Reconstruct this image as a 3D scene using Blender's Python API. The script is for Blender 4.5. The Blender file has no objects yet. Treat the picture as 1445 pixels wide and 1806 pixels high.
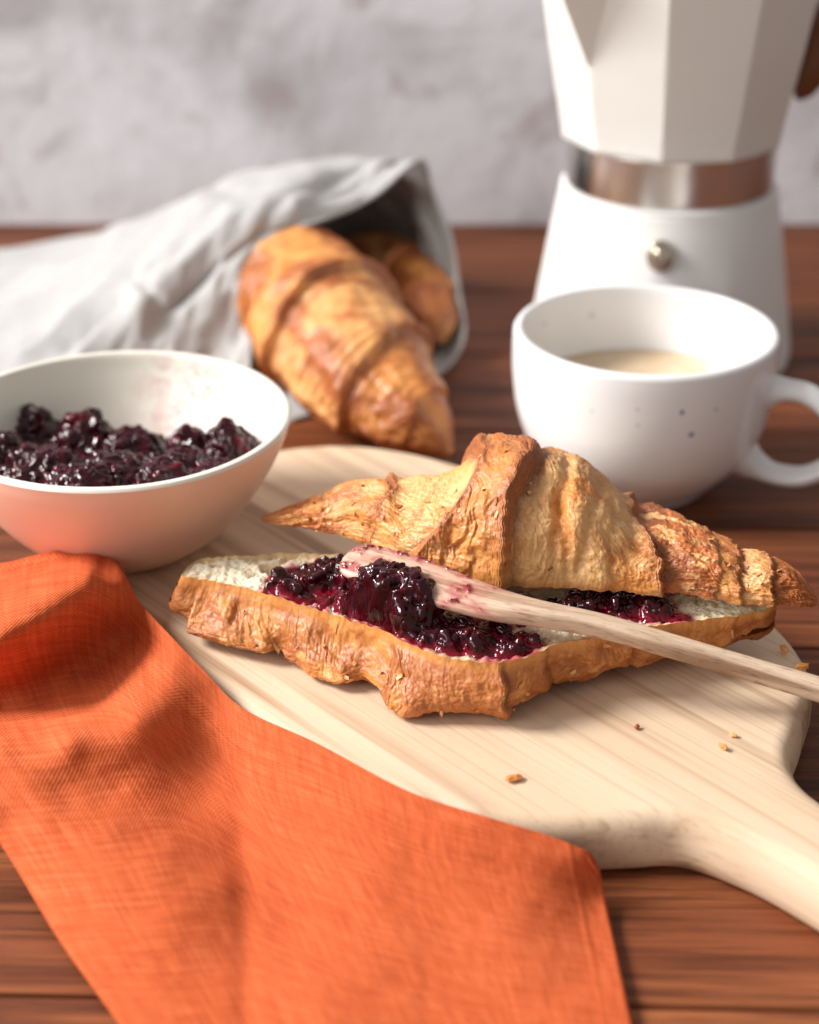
import bpy, bmesh, math, random
import numpy as np
from mathutils import Vector, Matrix

random.seed(7)
rng = np.random.default_rng(11)
scene = bpy.context.scene
COL = scene.collection

# ------------------------------------------------------------------ camera
F = 3200.0                        # focal length in photo pixels (1445 x 1806)
PIT = math.radians(26.5)
CAM = np.array([0.0, -0.608, 0.303])
FW = np.array([0, math.cos(PIT), -math.sin(PIT)])
UP = np.array([0, math.sin(PIT), math.cos(PIT)])
RT = np.array([1.0, 0, 0])
cd = bpy.data.cameras.new('camera')
cam = bpy.data.objects.new('camera', cd)
COL.objects.link(cam)
cam.location = CAM
cam.rotation_euler = (math.pi / 2 - PIT, 0, 0)
cd.sensor_fit = 'VERTICAL'
cd.sensor_height = 36.0
cd.lens = 36.0 * F / 1806.0
cd.clip_start = 0.01
cd.clip_end = 50
cd.dof.use_dof = True
cd.dof.focus_distance = 0.530
cd.dof.aperture_fstop = 7.0
scene.camera = cam

# ------------------------------------------------------------------ world and lamps
world = bpy.data.worlds.new('World')
scene.world = world
world.use_nodes = True
bg = world.node_tree.nodes['Background']
bg.inputs[0].default_value = (1.0, 0.965, 0.93, 1)
bg.inputs[1].default_value = 0.37


def area_lamp(name, loc, target, size, power, color):
    ld = bpy.data.lights.new(name, 'AREA')
    ld.shape = 'RECTANGLE'
    ld.size, ld.size_y = size
    ld.energy = power
    ld.color = color
    o = bpy.data.objects.new(name, ld)
    COL.objects.link(o)
    o.location = loc
    d = Vector(target) - Vector(loc)
    o.rotation_euler = d.to_track_quat('-Z', 'Y').to_euler()
    return o


area_lamp('window_light', (-2.00, 0.05, 1.60), (0.0, -0.02, 0.03), (0.85, 0.75), 120.0, (1.0, 0.98, 0.955))
area_lamp('front_fill_light', (-1.65, -1.15, 0.95), (0.0, 0.0, 0.05), (1.2, 0.9), 17.0, (1.0, 0.985, 0.965))

scene.view_settings.view_transform = 'Standard'
scene.view_settings.look = 'None'
scene.view_settings.exposure = 0.0
scene.view_settings.gamma = 1.0
scene.render.engine = 'CYCLES'
scene.cycles.max_bounces = 8
scene.cycles.use_denoising = True

T = 0.018                         # top of the serving board


def P(x, y, z=0.0):
    """photo pixel -> point on the horizontal plane at height z"""
    d = FW + RT * (x - 722.5) / F - UP * (y - 903) / F
    return CAM + d * ((z - CAM[2]) / d[2])


def Py(x, y, Y):
    """photo pixel -> point on the upright plane at depth Y"""
    d = FW + RT * (x - 722.5) / F - UP * (y - 903) / F
    return CAM + d * ((Y - CAM[1]) / d[1])


# ------------------------------------------------------------------ helpers
def tag(o, label=None, cat=None, group=None, kind=None):
    if label: o['label'] = label
    if cat: o['category'] = cat
    if group: o['group'] = group
    if kind: o['kind'] = kind
    return o


def empty(name, loc=(0, 0, 0)):
    o = bpy.data.objects.new(name, None)
    o.empty_display_size = 0.02
    COL.objects.link(o)
    o.location = loc
    return o


def link(name, me, mat=None, parent=None):
    o = bpy.data.objects.new(name, me)
    COL.objects.link(o)
    if mat: me.materials.append(mat)
    if parent is not None:
        o.parent = parent
        o.matrix_parent_inverse = Matrix.Translation(-Vector(parent.location)) if parent.type == 'EMPTY' else Matrix()
    return o


def mesh_np(name, V, faces, smooth=True, col=None, uv=None):
    """faces: (n,4) or (n,3) int array"""
    V = np.asarray(V, dtype=np.float32).reshape(-1, 3)
    faces = np.asarray(faces, dtype=np.int32)
    n, k = faces.shape
    me = bpy.data.meshes.new(name)
    me.vertices.add(len(V))
    me.vertices.foreach_set('co', V.ravel())
    me.loops.add(n * k)
    me.loops.foreach_set('vertex_index', faces.ravel())
    me.polygons.add(n)
    me.polygons.foreach_set('loop_start', np.arange(0, n * k, k, dtype=np.int32))
    me.polygons.foreach_set('use_smooth', np.full(n, smooth, dtype=bool))
    me.update(calc_edges=True)
    me.validate()
    if col is not None:
        a = me.color_attributes.new('Col', 'FLOAT_COLOR', 'POINT')
        c = np.ones((len(V), 4), dtype=np.float32)
        c[:, :3] = np.asarray(col).reshape(-1, 3)
        a.data.foreach_set('color', c.ravel())
    if uv is not None:
        l = me.uv_layers.new(name='UVMap')
        l.data.foreach_set('uv', np.asarray(uv, dtype=np.float32).reshape(-1, 2)[faces.ravel()].ravel())
    return me


def grid_faces(nu, nv, wrap_v=False):
    i = np.arange(nu - 1)[:, None]
    j = np.arange(nv if wrap_v else nv - 1)[None, :]
    j2 = (j + 1) % nv
    a = i * nv + j
    b = (i + 1) * nv + j
    c = (i + 1) * nv + j2
    d = i * nv + j2
    return np.stack([a, b, c, d], -1).reshape(-1, 4)


_perm = np.tile(np.random.default_rng(3).permutation(256), 3)
_g = np.random.default_rng(4).normal(size=(256, 3))
_g /= np.linalg.norm(_g, axis=1, keepdims=True)


def perlin(x, y, z=0.0):
    x, y, z = np.broadcast_arrays(np.asarray(x, float), np.asarray(y, float), np.asarray(z, float))
    xi, yi, zi = np.floor(x).astype(int), np.floor(y).astype(int), np.floor(z).astype(int)
    fx, fy, fz = x - xi, y - yi, z - zi
    u, v, w = [f * f * f * (f * (f * 6 - 15) + 10) for f in (fx, fy, fz)]
    xi &= 255; yi &= 255; zi &= 255
    r = 0.0
    for dx in (0, 1):
        for dy in (0, 1):
            for dz in (0, 1):
                h = _perm[_perm[_perm[xi + dx] + yi + dy] + zi + dz]
                g = _g[h]
                dot = g[..., 0] * (fx - dx) + g[..., 1] * (fy - dy) + g[..., 2] * (fz - dz)
                r = r + dot * (u if dx else 1 - u) * (v if dy else 1 - v) * (w if dz else 1 - w)
    return r * 1.5


def fbm(x, y, z=0.0, octv=4, gain=0.5):
    s, a, f = 0.0, 1.0, 1.0
    for o in range(octv):
        s = s + a * perlin(x * f + 17.3 * o, y * f - 9.1 * o, z * f + 3.7 * o)
        a *= gain
        f *= 2.03
    return s


def sstep(a, b, x):
    t = np.clip((x - a) / (b - a), 0, 1)
    return t * t * (3 - 2 * t)


def lerp3(a, b, t):
    return a + (b - a) * np.asarray(t)[..., None]


def pchip(xs, ys, x):
    """smooth monotone-ish interpolation"""
    xs = np.asarray(xs, float); ys = np.asarray(ys, float)
    h = np.diff(xs); d = np.diff(ys) / h
    m = np.zeros_like(ys)
    m[0], m[-1] = d[0], d[-1]
    for i in range(1, len(xs) - 1):
        if d[i - 1] * d[i] > 0:
            w1, w2 = 2 * h[i] + h[i - 1], h[i] + 2 * h[i - 1]
            m[i] = (w1 + w2) / (w1 / d[i - 1] + w2 / d[i])
    k = np.clip(np.searchsorted(xs, x) - 1, 0, len(h) - 1)
    t = np.clip((x - xs[k]) / h[k], 0, 1)
    return ((2 * t**3 - 3 * t**2 + 1) * ys[k] + (t**3 - 2 * t**2 + t) * h[k] * m[k]
            + (-2 * t**3 + 3 * t**2) * ys[k + 1] + (t**3 - t**2) * h[k] * m[k + 1])


def catmull(pts, n):
    """resample a control polyline (m, ...) to n points with a centripetal-like Catmull-Rom"""
    pts = np.asarray(pts, float)
    m = len(pts)
    ext = np.concatenate([[2 * pts[0] - pts[1]], pts, [2 * pts[-1] - pts[-2]]])
    u = np.linspace(0, m - 1, n)
    k = np.minimum(u.astype(int), m - 2)
    t = (u - k).reshape((-1,) + (1,) * (pts.ndim - 1))
    p0, p1, p2, p3 = ext[k], ext[k + 1], ext[k + 2], ext[k + 3]
    return 0.5 * (2 * p1 + (p2 - p0) * t + (2 * p0 - 5 * p1 + 4 * p2 - p3) * t**2 + (3 * p1 - p0 - 3 * p2 + p3) * t**3)


def blur1(a, s):
    r = int(3 * s) + 1
    k = np.exp(-0.5 * (np.arange(-r, r + 1) / s) ** 2); k /= k.sum()
    return np.convolve(np.pad(a, r, mode='edge'), k, mode='valid')


# ------------------------------------------------------------------ materials
class Mat:
    def __init__(self, name):
        self.m = bpy.data.materials.new(name)
        self.m.use_nodes = True
        self.nt = self.m.node_tree
        self.b = self.nt.nodes['Principled BSDF']

    def n(self, t, **kw):
        nd = self.nt.nodes.new(t)
        for k, v in kw.items():
            if k.startswith('i_'):
                key = k[2:]
                key = int(key) if key.isdigit() else key.replace('_', ' ')
                nd.inputs[key].default_value = v
            else:
                setattr(nd, k, v)
        return nd

    def l(self, a, b):
        self.nt.links.new(a, b)

    def set(self, **kw):
        for k, v in kw.items():
            self.b.inputs[k.replace('_', ' ')].default_value = v
        return self

    def coords(self, kind='Object', scale=(1, 1, 1), loc=(0, 0, 0), rot=(0, 0, 0)):
        tc = self.n('ShaderNodeTexCoord')
        mp = self.n('ShaderNodeMapping')
        mp.inputs['Scale'].default_value = scale
        mp.inputs['Location'].default_value = loc
        mp.inputs['Rotation'].default_value = rot
        self.l(tc.outputs[kind], mp.inputs[0])
        return mp.outputs[0]

    def noise(self, vec, scale=5, detail=4, rough=0.55, dist=0.0):
        nd = self.n('ShaderNodeTexNoise', i_Scale=scale, i_Detail=detail, i_Roughness=rough, i_Distortion=dist)
        self.l(vec, nd.inputs['Vector'])
        return nd.outputs['Fac']

    def ramp(self, fac, stops):
        r = self.n('ShaderNodeValToRGB')
        e = r.color_ramp.elements
        while len(e) < len(stops): e.new(0.5)
        for el, (p, c) in zip(e, stops):
            el.position = p
            el.color = (*c, 1) if len(c) == 3 else c
        self.l(fac, r.inputs[0])
        return r.outputs[0]

    def mix(self, fac, a, b, mode='MIX'):
        m = self.n('ShaderNodeMix', data_type='RGBA', blend_type=mode)
        for s, v in ((m.inputs[0], fac), (m.inputs[6], a), (m.inputs[7], b)):
            if isinstance(v, (int, float)): s.default_value = v
            elif isinstance(v, tuple): s.default_value = (*v, 1)
            else: self.l(v, s)
        return m.outputs[2]

    def math(self, op, a, b=None, c=None):
        m = self.n('ShaderNodeMath', operation=op)
        for i, v in enumerate((a, b, c)):
            if v is None: continue
            if isinstance(v, (int, float)): m.inputs[i].default_value = v
            else: self.l(v, m.inputs[i])
        return m.outputs[0]

    def bump(self, h, strength=0.3, dist=0.001, normal=None):
        b = self.n('ShaderNodeBump', i_Strength=strength, i_Distance=dist)
        self.l(h, b.inputs['Height'])
        if normal is not None: self.l(normal, b.inputs['Normal'])
        return b.outputs[0]

    def color(self, c): self.l(c, self.b.inputs['Base Color'])
    def rough(self, c): self.l(c, self.b.inputs['Roughness'])
    def normal(self, c): self.l(c, self.b.inputs['Normal'])


def mat_plaster():
    M = Mat('mottled_plaster')
    v = M.coords('Object')
    a = M.noise(v, 9.0, 4, 0.55, 0.6)
    b = M.noise(v, 22.0, 3, 0.6, 0.8)
    base = M.ramp(a, [(0.34, (0.45, 0.425, 0.445)), (0.48, (0.70, 0.685, 0.72)), (0.64, (0.79, 0.785, 0.825))])
    st = M.ramp(b, [(0.58, (0, 0, 0)), (0.70, (1, 1, 1))])
    c = M.mix(M.math('MULTIPLY', st, 0.6), base, (0.40, 0.33, 0.33))
    M.color(c)
    M.set(Roughness=0.85)
    M.normal(M.bump(M.noise(v, 60, 5), 0.25, 0.003))
    return M.m


def mat_table():
    M = Mat('dark_stained_wood')
    oi = M.n('ShaderNodeObjectInfo')
    tc = M.n('ShaderNodeTexCoord')
    off = M.n('ShaderNodeVectorMath', operation='SCALE')
    off.inputs[0].default_value = (7.3, 3.1, 5.7)
    M.l(oi.outputs['Random'], off.inputs['Scale'])
    ad = M.n('ShaderNodeVectorMath', operation='ADD')
    M.l(tc.outputs['Object'], ad.inputs[0]); M.l(off.outputs[0], ad.inputs[1])

    def sc(s):
        mp = M.n('ShaderNodeMapping')
        mp.inputs['Scale'].default_value = s
        M.l(ad.outputs[0], mp.inputs[0])
        return mp.outputs[0]
    g1 = M.noise(sc((5.0, 80, 80)), 1.0, 7, 0.66, 0.7)
    g2 = M.noise(sc((12.0, 520, 520)), 1.0, 5, 0.65, 0.3)
    g3 = M.noise(sc((4.0, 14, 14)), 1.0, 3, 0.5, 1.2)
    c = M.ramp(g1, [(0.34, (0.050, 0.015, 0.007)), (0.44, (0.115, 0.034, 0.013)), (0.55, (0.20, 0.062, 0.023)), (0.70, (0.31, 0.110, 0.038))])
    c2 = M.mix(M.math('MULTIPLY', M.ramp(g3, [(0.4, (0, 0, 0)), (0.7, (1, 1, 1))]), 0.55), c, (0.17, 0.044, 0.017))
    pore = M.ramp(g2, [(0.38, (0.45, 0.42, 0.40)), (0.50, (1, 1, 1)), (0.66, (1.25, 1.22, 1.2))])
    c3 = M.mix(0.75, c2, pore, 'MULTIPLY')
    hv = M.n('ShaderNodeHueSaturation')
    M.l(c3, hv.inputs['Color'])
    M.l(M.math('MULTIPLY_ADD', oi.outputs['Random'], 0.45, 0.85), hv.inputs['Value'])
    M.color(hv.outputs[0])
    M.rough(M.math('MULTIPLY_ADD', g2, 0.25, 0.38))
    M.set(Specular_IOR_Level=0.22)
    M.normal(M.bump(M.math('ADD', g2, M.math('MULTIPLY', g1, 0.5)), 0.28, 0.0006))
    return M.m


def mat_board():
    M = Mat('pale_wood')
    g1 = M.noise(M.coords('Object', (2.2, 60, 60)), 1.0, 4, 0.5, 0.7)
    g2 = M.noise(M.coords('Object', (8, 600, 600)), 1.0, 3, 0.6, 0.2)
    g3 = M.noise(M.coords('Object', (3, 22, 22), (3, 1, 0)), 1.0, 3, 0.5, 0.6)
    c = M.ramp(g1, [(0.36, (0.36, 0.220, 0.130)), (0.43, (0.56, 0.385, 0.250)), (0.50, (0.72, 0.540, 0.380)), (0.62, (0.73, 0.555, 0.395)), (0.70, (0.57, 0.395, 0.260))])
    st = M.ramp(g3, [(0.53, (0, 0, 0)), (0.68, (1, 1, 1))])
    c = M.mix(M.math('MULTIPLY', st, 0.45), c, (0.58, 0.39, 0.255))
    p = M.ramp(g2, [(0.34, (0.62, 0.54, 0.46)), (0.47, (1, 1, 1))])
    M.color(M.mix(0.35, c, p, 'MULTIPLY'))
    M.set(Roughness=0.52, Specular_IOR_Level=0.35)
    M.normal(M.bump(g2, 0.2, 0.0004))
    return M.m


def mat_knife():
    M = Mat('knife_wood')
    g1 = M.noise(M.coords('UV', (14, 420, 1)), 1.0, 4, 0.55, 0.6)
    g2 = M.noise(M.coords('UV', (160, 1800, 1)), 1.0, 3, 0.6, 0.2)
    c = M.ramp(g1, [(0.33, (0.30, 0.175, 0.105)), (0.45, (0.58, 0.405, 0.275)), (0.62, (0.74, 0.56, 0.41))])
    p = M.ramp(g2, [(0.32, (0.55, 0.47, 0.42)), (0.46, (1, 1, 1))])
    c = M.mix(0.85, c, p, 'MULTIPLY')
    at = M.n('ShaderNodeAttribute', attribute_name='Col')
    sp = M.n('ShaderNodeSeparateColor')
    M.l(at.outputs['Color'], sp.inputs[0])
    stain = sp.outputs[0]
    c = M.mix(M.math('MULTIPLY', stain, 0.8), c, (0.36, 0.024, 0.042))
    c = M.mix(sp.outputs[1], c, (0.16, 0.004, 0.014))
    M.color(c)
    M.rough(M.math('MULTIPLY_ADD', stain, -0.46, 0.58))
    M.normal(M.bump(g2, 0.35, 0.0004))
    return M.m


def mat_crust():
    M = Mat('baked_crust')
    at = M.n('ShaderNodeAttribute', attribute_name='Col')
    v = M.coords('Object')
    n1 = M.noise(v, 900, 4, 0.6)
    n2 = M.noise(v, 260, 4, 0.6)
    c = M.mix(0.55, at.outputs['Color'], M.ramp(n1, [(0.3, (0.74, 0.66, 0.58)), (0.55, (1.0, 1.0, 1.0)), (0.8, (1.1, 1.12, 1.14))]), 'MULTIPLY')
    c = M.mix(0.4, c, M.ramp(n2, [(0.35, (0.80, 0.70, 0.60)), (0.6, (1.06, 1.06, 1.06))]), 'MULTIPLY')
    M.color(c)
    M.rough(M.math('MULTIPLY_ADD', n2, 0.35, 0.32))
    M.set(Specular_IOR_Level=0.5, Subsurface_Weight=0.12, Subsurface_Scale=0.002)
    M.b.inputs['Subsurface Radius'].default_value = (1.0, 0.45, 0.2)
    M.l(M.ramp(M.noise(v, 70, 3, 0.5), [(0.42, (0, 0, 0)), (0.62, (0.18, 0.18, 0.18))]), M.b.inputs['Coat Weight'])
    M.set(Coat_Roughness=0.30)
    M.normal(M.bump(M.math('ADD', n1, n2), 0.28, 0.0006))
    return M.m


def mat_crumb():
    M = Mat('bread_crumb')
    at = M.n('ShaderNodeAttribute', attribute_name='Col')
    v = M.coords('Object')
    n1 = M.noise(v, 700, 4, 0.65)
    M.color(M.mix(0.18, at.outputs['Color'], M.ramp(n1, [(0.3, (0.75, 0.66, 0.55)), (0.6, (1, 1, 1))]), 'MULTIPLY'))
    M.set(Roughness=0.75, Subsurface_Weight=0.3, Subsurface_Scale=0.003)
    M.normal(M.bump(n1, 0.45, 0.0010))
    return M.m


def mat_jam():
    M = Mat('dark_berry_jam')
    v = M.coords('Object')
    at = M.n('ShaderNodeAttribute', attribute_name='Col')
    c = at.outputs['Color']
    M.color(c)
    M.set(Roughness=0.08, Specular_IOR_Level=0.38, Subsurface_Weight=0.5, Subsurface_Scale=0.003)
    M.b.inputs['Subsurface Radius'].default_value = (1.0, 0.04, 0.08)
    M.normal(M.bump(M.noise(v, 700, 2, 0.5), 0.15, 0.0006))
    return M.m


def mat_linen(name, c_dark, c_mid, c_light, period, slub=1.0, sheen=0.25):
    M = Mat(name)
    k = 2 * math.pi / period
    wu = M.coords('UV')
    sp = M.n('ShaderNodeSeparateXYZ')
    dist = M.n('ShaderNodeTexNoise', i_Scale=150.0, i_Detail=2.0)
    M.l(wu, dist.inputs['Vector'])
    M.l(wu, sp.inputs[0])
    du = M.math('MULTIPLY_ADD', dist.outputs['Fac'], period * 0.5, sp.outputs[0])
    dv = M.math('MULTIPLY_ADD', dist.outputs['Fac'], period * 0.5, sp.outputs[1])
    su = M.math('SINE', M.math('MULTIPLY', du, k))
    sv = M.math('SINE', M.math('MULTIPLY', dv, k))
    weave = M.math('MULTIPLY', su, sv)                     # over-under checker
    tu = M.noise(M.coords('UV', (1 / period / 1.2, 60, 1)), 1.0, 2, 0.6)
    tv = M.noise(M.coords('UV', (60, 1 / period / 1.2, 1), (5, 3, 0)), 1.0, 2, 0.6)
    th = M.math('MULTIPLY', M.math('ADD', tu, tv), 0.5)
    big = M.noise(M.coords('UV', (14, 14, 1)), 1.0, 3, 0.5)
    f = M.math('ADD', M.math('MULTIPLY', M.math('SUBTRACT', th, 0.5), 1.6 * slub), M.math('MULTIPLY_ADD', weave, 0.13, 0.5))
    f = M.math('ADD', f, M.math('MULTIPLY', M.math('SUBTRACT', big, 0.5), 0.35))
    M.color(M.ramp(f, [(0.12, c_dark), (0.5, c_mid), (0.88, c_light)]))
    M.set(Roughness=0.88, Specular_IOR_Level=0.15, Sheen_Weight=sheen, Sheen_Roughness=0.5)
    M.b.inputs['Sheen Tint'].default_value = (*c_light, 1)
    b1 = M.bump(M.math('ADD', weave, M.math('MULTIPLY', th, 1.5)), 0.35, 0.0003)
    M.normal(M.bump(big, 0.25, 0.004, b1))
    return M.m


def mat_glaze(name, color, rough=0.25, spots=(), spot_col=(0.12, 0.13, 0.3), tint=None, smears=()):
    M = Mat(name)
    v = M.coords('Object')
    n = M.noise(v, 30, 4)
    c = M.mix(M.math('MULTIPLY', n, 0.25), color, tuple(x * 0.92 for x in color))
    if tint:
        c = M.mix(M.ramp(M.noise(v, 14, 3, 0.5, 0.5), [(0.4, (0, 0, 0)), (0.65, (1, 1, 1))]), c, tint)
    for (p, r, a) in spots:
        d = M.n('ShaderNodeVectorMath', operation='DISTANCE')
        M.l(v, d.inputs[0]); d.inputs[1].default_value = p
        f = M.n('ShaderNodeMapRange', i_1=r * 0.45, i_2=r, i_3=a, i_4=0.0)
        M.l(d.outputs['Value'], f.inputs[0])
        c = M.mix(f.outputs[0], c, spot_col)
    for (p, r, a, sc) in smears:
        d = M.n('ShaderNodeVectorMath', operation='DISTANCE')
        M.l(v, d.inputs[0]); d.inputs[1].default_value = p
        f = M.n('ShaderNodeMapRange', i_1=0.0, i_2=r, i_3=a, i_4=0.0)
        M.l(d.outputs['Value'], f.inputs[0])
        g = M.ramp(M.noise(v, 160, 5, 0.7, 0.4), [(0.42, (0, 0, 0)), (0.7, (1, 1, 1))])
        c = M.mix(M.math('MULTIPLY', f.outputs[0], g), c, sc)
    M.color(c)
    M.set(Roughness=rough, Coat_Weight=0.25, Coat_Roughness=0.12)
    M.normal(M.bump(n, 0.06, 0.002))
    return M.m


def mat_plain(name, color, rough=0.5, metal=0.0, bump=0.0, scale=80):
    M = Mat(name)
    v = M.coords('Object')
    n = M.noise(v, scale, 4)
    M.color(M.mix(M.math('MULTIPLY', n, 0.4), color, tuple(x * 0.85 for x in color)))
    M.rough(M.math('MULTIPLY_ADD', n, 0.1, max(0.02, rough - 0.05)))
    M.set(Metallic=metal)
    if bump: M.normal(M.bump(n, bump, 0.001))
    return M.m


M_PLASTER = mat_plaster()
M_TABLE = mat_table()
M_BOARD = mat_board()
M_KNIFE = mat_knife()
M_CRUST = mat_crust()
M_CRUMB = mat_crumb()
M_JAM = mat_jam()
M_ORANGE = mat_linen('orange_linen', (0.36, 0.056, 0.017), (0.56, 0.105, 0.032), (0.70, 0.175, 0.068), 0.0011, 0.95)
M_GREY = mat_linen('pale_grey_linen', (0.35, 0.342, 0.334), (0.445, 0.436, 0.426), (0.53, 0.52, 0.51), 0.0013, 0.8)

# ------------------------------------------------------------------ setting: wall and table
def box_bm(x0, x1, y0, y1, z0, z1, bev=0.0, seg=2):
    bm = bmesh.new()
    bmesh.ops.create_cube(bm, size=1)
    for v in bm.verts:
        v.co = ((x0 + x1) / 2 + v.co.x * (x1 - x0), (y0 + y1) / 2 + v.co.y * (y1 - y0), (z0 + z1) / 2 + v.co.z * (z1 - z0))
    if bev:
        bmesh.ops.bevel(bm, geom=bm.edges[:], offset=bev, segments=seg, affect='EDGES', profile=0.6)
    return bm


def from_bm(name, bm, smooth=False):
    me = bpy.data.meshes.new(name)
    bm.to_mesh(me); bm.free()
    for p in me.polygons: p.use_smooth = smooth
    return me


w = link('wall', from_bm('wall', box_bm(-1.6, 1.6, 0.352, 0.43, 0.0005, 1.5)), M_PLASTER)
tag(w, 'mottled pale grey plaster wall behind the breakfast table', 'wall', kind='structure')

tt = link('table_top', from_bm('table_top', box_bm(-0.75, 0.75, -0.62, 0.355, -0.04, -0.0225)), M_TABLE)
tag(tt, 'dark reddish brown plank table under the breakfast things', 'table', kind='structure')
pl_me = from_bm('plank', box_bm(-0.74, 0.74, -0.04215, 0.04215, -0.022, 0.0, 0.0011, 2))
pl_me.materials.append(M_TABLE)
a_t = math.radians(-1.6)
for k in range(-4, 7):
    o = bpy.data.objects.new('plank', pl_me)
    COL.objects.link(o)
    yc = -0.2235 + (k + 1) * 0.085 + 0.0
    o.location = (0.02 * k, yc + 0.0, 0.0)
    o.rotation_euler = (0, 0, a_t)
    o.parent = tt

# ------------------------------------------------------------------ serving board
def make_board():
    ax = np.array([0.655, -0.756]); ax /= np.linalg.norm(ax)
    a, b, n = 0.128, 0.0840, 2.9
    th = np.linspace(0.0, math.pi, 160)
    # half outline (upper side, perp > 0): from the far end (-a) to the shoulder and along the handle
    X = -a * np.cos(th); 
    X = -a * np.sign(np.cos(th)) * np.abs(np.cos(th)) ** (2 / n)
    Yh = b * np.abs(np.sin(th)) ** (2 / n)
    keep = (X < 0.119)
    X, Yh = X[keep], Yh[keep]
    # concave fillet and handle
    fx = [X[-1], 0.1275, 0.1325, 0.138, 0.147, 0.162, 0.19, 0.225, 0.25, 0.262, 0.2685, 0.270]
    fy = [Yh[-1], 0.034, 0.0255, 0.0205, 0.0168, 0.0150, 0.0150, 0.0165, 0.0165, 0.0125, 0.006, 0.0]
    f = catmull(np.stack([fx, fy], 1), 150)
    up = np.concatenate([np.stack([X, Yh], 1), f[1:]])
    # even spacing
    d = np.r_[0, np.cumsum(np.linalg.norm(np.diff(up, axis=0), axis=1))]
    s = np.linspace(0, d[-1], 260)
    up = np.stack([np.interp(s, d, up[:, 0]), np.interp(s, d, up[:, 1])], 1)
    up[1:-1, 1] = blur1(up[:, 1], 2.0)[1:-1]
    out = np.concatenate([up, up[-2:0:-1] * [1, -1]])
    out[:, 1] -= 0.0065 * sstep(0.110, 0.150, out[:, 0])
    m = len(out)
    tg = np.roll(out, -1, 0) - np.roll(out, 1, 0)
    nm = np.stack([-tg[:, 1], tg[:, 0]], 1)
    nm /= np.linalg.norm(nm, axis=1, keepdims=True)      # outward for this winding (clockwise)
    prof = [(0.0050, 0.0), (0.0022, 0.0008), (0.0006, 0.0026), (0.0, 0.0055), (0.0, 0.0090), (0.0002, 0.0120), (0.0009, 0.0145), (0.0020, 0.0163),
            (0.0034, 0.0174), (0.0050, 0.0179), (0.0064, 0.0180)]
    V = []
    for ins, z in prof:
        q = out - nm * ins
        q[:, 1] += 0.0004 * perlin(out[:, 0] * 30, out[:, 1] * 30, 4.2)
        V.append(np.c_[q, np.full(m, z)])
    V = np.concatenate(V)
    bm = bmesh.new()
    vs = [bm.verts.new(v) for v in V]
    for r in range(len(prof) - 1):
        for i in range(m):
            j = (i + 1) % m
            bm.faces.new((vs[r * m + i], vs[r * m + j], vs[(r + 1) * m + j], vs[(r + 1) * m + i]))
    bm.faces.new(vs[-m:])
    bm.faces.new(vs[:m][::-1])
    bmesh.ops.recalc_face_normals(bm, faces=bm.faces[:])
    me = from_bm('serving_board', bm, True)
    o = link('serving_board', me, M_BOARD)
    o.location = (0.0045, -0.0975, 0.0)
    o.rotation_euler = (0, 0, math.atan2(ax[1], ax[0]))
    tag(o, 'pale wooden paddle serving board with a rounded handle, under the sliced croissant', 'serving board')


make_board()

# ------------------------------------------------------------------ lathe
def lathe(profile, seg=96, center=(0, 0), wob=0.0, seed=0.0):
    pr = np.asarray(profile, float)
    a = np.linspace(0, 2 * math.pi, seg, endpoint=False)
    r = pr[:, 0][:, None] * np.ones(seg)[None]
    z = pr[:, 1][:, None] * np.ones(seg)[None]
    if wob:
        wv = perlin(np.cos(a) * 1.3 + seed, np.sin(a) * 1.3, seed)[None] * wob
        r = r * (1 + wv)
        z = z + perlin(np.cos(a) * 1.1, np.sin(a) * 1.1 + seed, 2.2)[None] * wob * 0.03 * (pr[:, 1] / pr[:, 1].max())[:, None]
    V = np.stack([r * np.cos(a) + center[0], r * np.sin(a) + center[1], z], -1)
    return V.reshape(-1, 3), grid_faces(len(pr), seg, True)[:, ::-1]


def smooth_profile(pts, n):
    return catmull(pts, n)


# ------------------------------------------------------------------ jam bowl
BC = np.array([-0.0972, -0.0562])
BH = 0.0460


def make_bowl():
    R = 0.0580
    out = [(0.0, 0.0), (0.018, 0.0), (0.026, 0.0004), (0.0290, 0.0022), (0.0368, 0.0085), (0.0450, 0.0185), (0.0520, 0.0300), (0.0562, 0.0390), (R, BH - 0.0010)]
    inn = [(R - 0.0004, BH + 0.0001), (R - 0.0018, BH + 0.0003), (R - 0.0031, BH - 0.0008), (0.0530, 0.0390), (0.0490, 0.0295), (0.0430, 0.0205), (0.0360, 0.0125), (0.0260, 0.0065), (0.0, 0.0045)]
    po = smooth_profile(out, 50); pi_ = smooth_profile(inn, 60)
    t = empty('jam_bowl', (BC[0], BC[1], T))
    Vo, Fo = lathe(po, 128, (0, 0), 0.006, 3.1)
    Vi, Fi = lathe(np.concatenate([po[-1:], pi_]), 128, (0, 0), 0.006, 3.1)
    off = np.array([BC[0], BC[1], T])
    mo = mat_glaze('blush_clay', (0.86, 0.62, 0.46), 0.5, tint=(0.86, 0.60, 0.47))
    pin = P(320, 705, T + 0.036) - 0
    mi = mat_glaze('cream_glaze', (0.80, 0.76, 0.67), 0.3, smears=[(tuple(pin), 0.030, 1.0, (0.50, 0.05, 0.09))])
    link('outer_shell', mesh_np('outer_shell', Vo + off, Fo), mo, t)
    link('inner_glaze', mesh_np('inner_glaze', Vi + off, Fi), mi, t)
    tag(t, 'round clay bowl, blush outside and cream inside, filled with dark berry jam', 'bowl')


make_bowl()


# ------------------------------------------------------------------ jam
def icosphere(sub=2):
    bm = bmesh.new()
    bmesh.ops.create_icosphere(bm, subdivisions=sub, radius=1)
    V = np.array([v.co[:] for v in bm.verts]); Fc = np.array([[v.index for v in f.verts] for f in bm.faces])
    bm.free()
    return V, Fc


ICO_V, ICO_F = icosphere(2)


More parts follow.
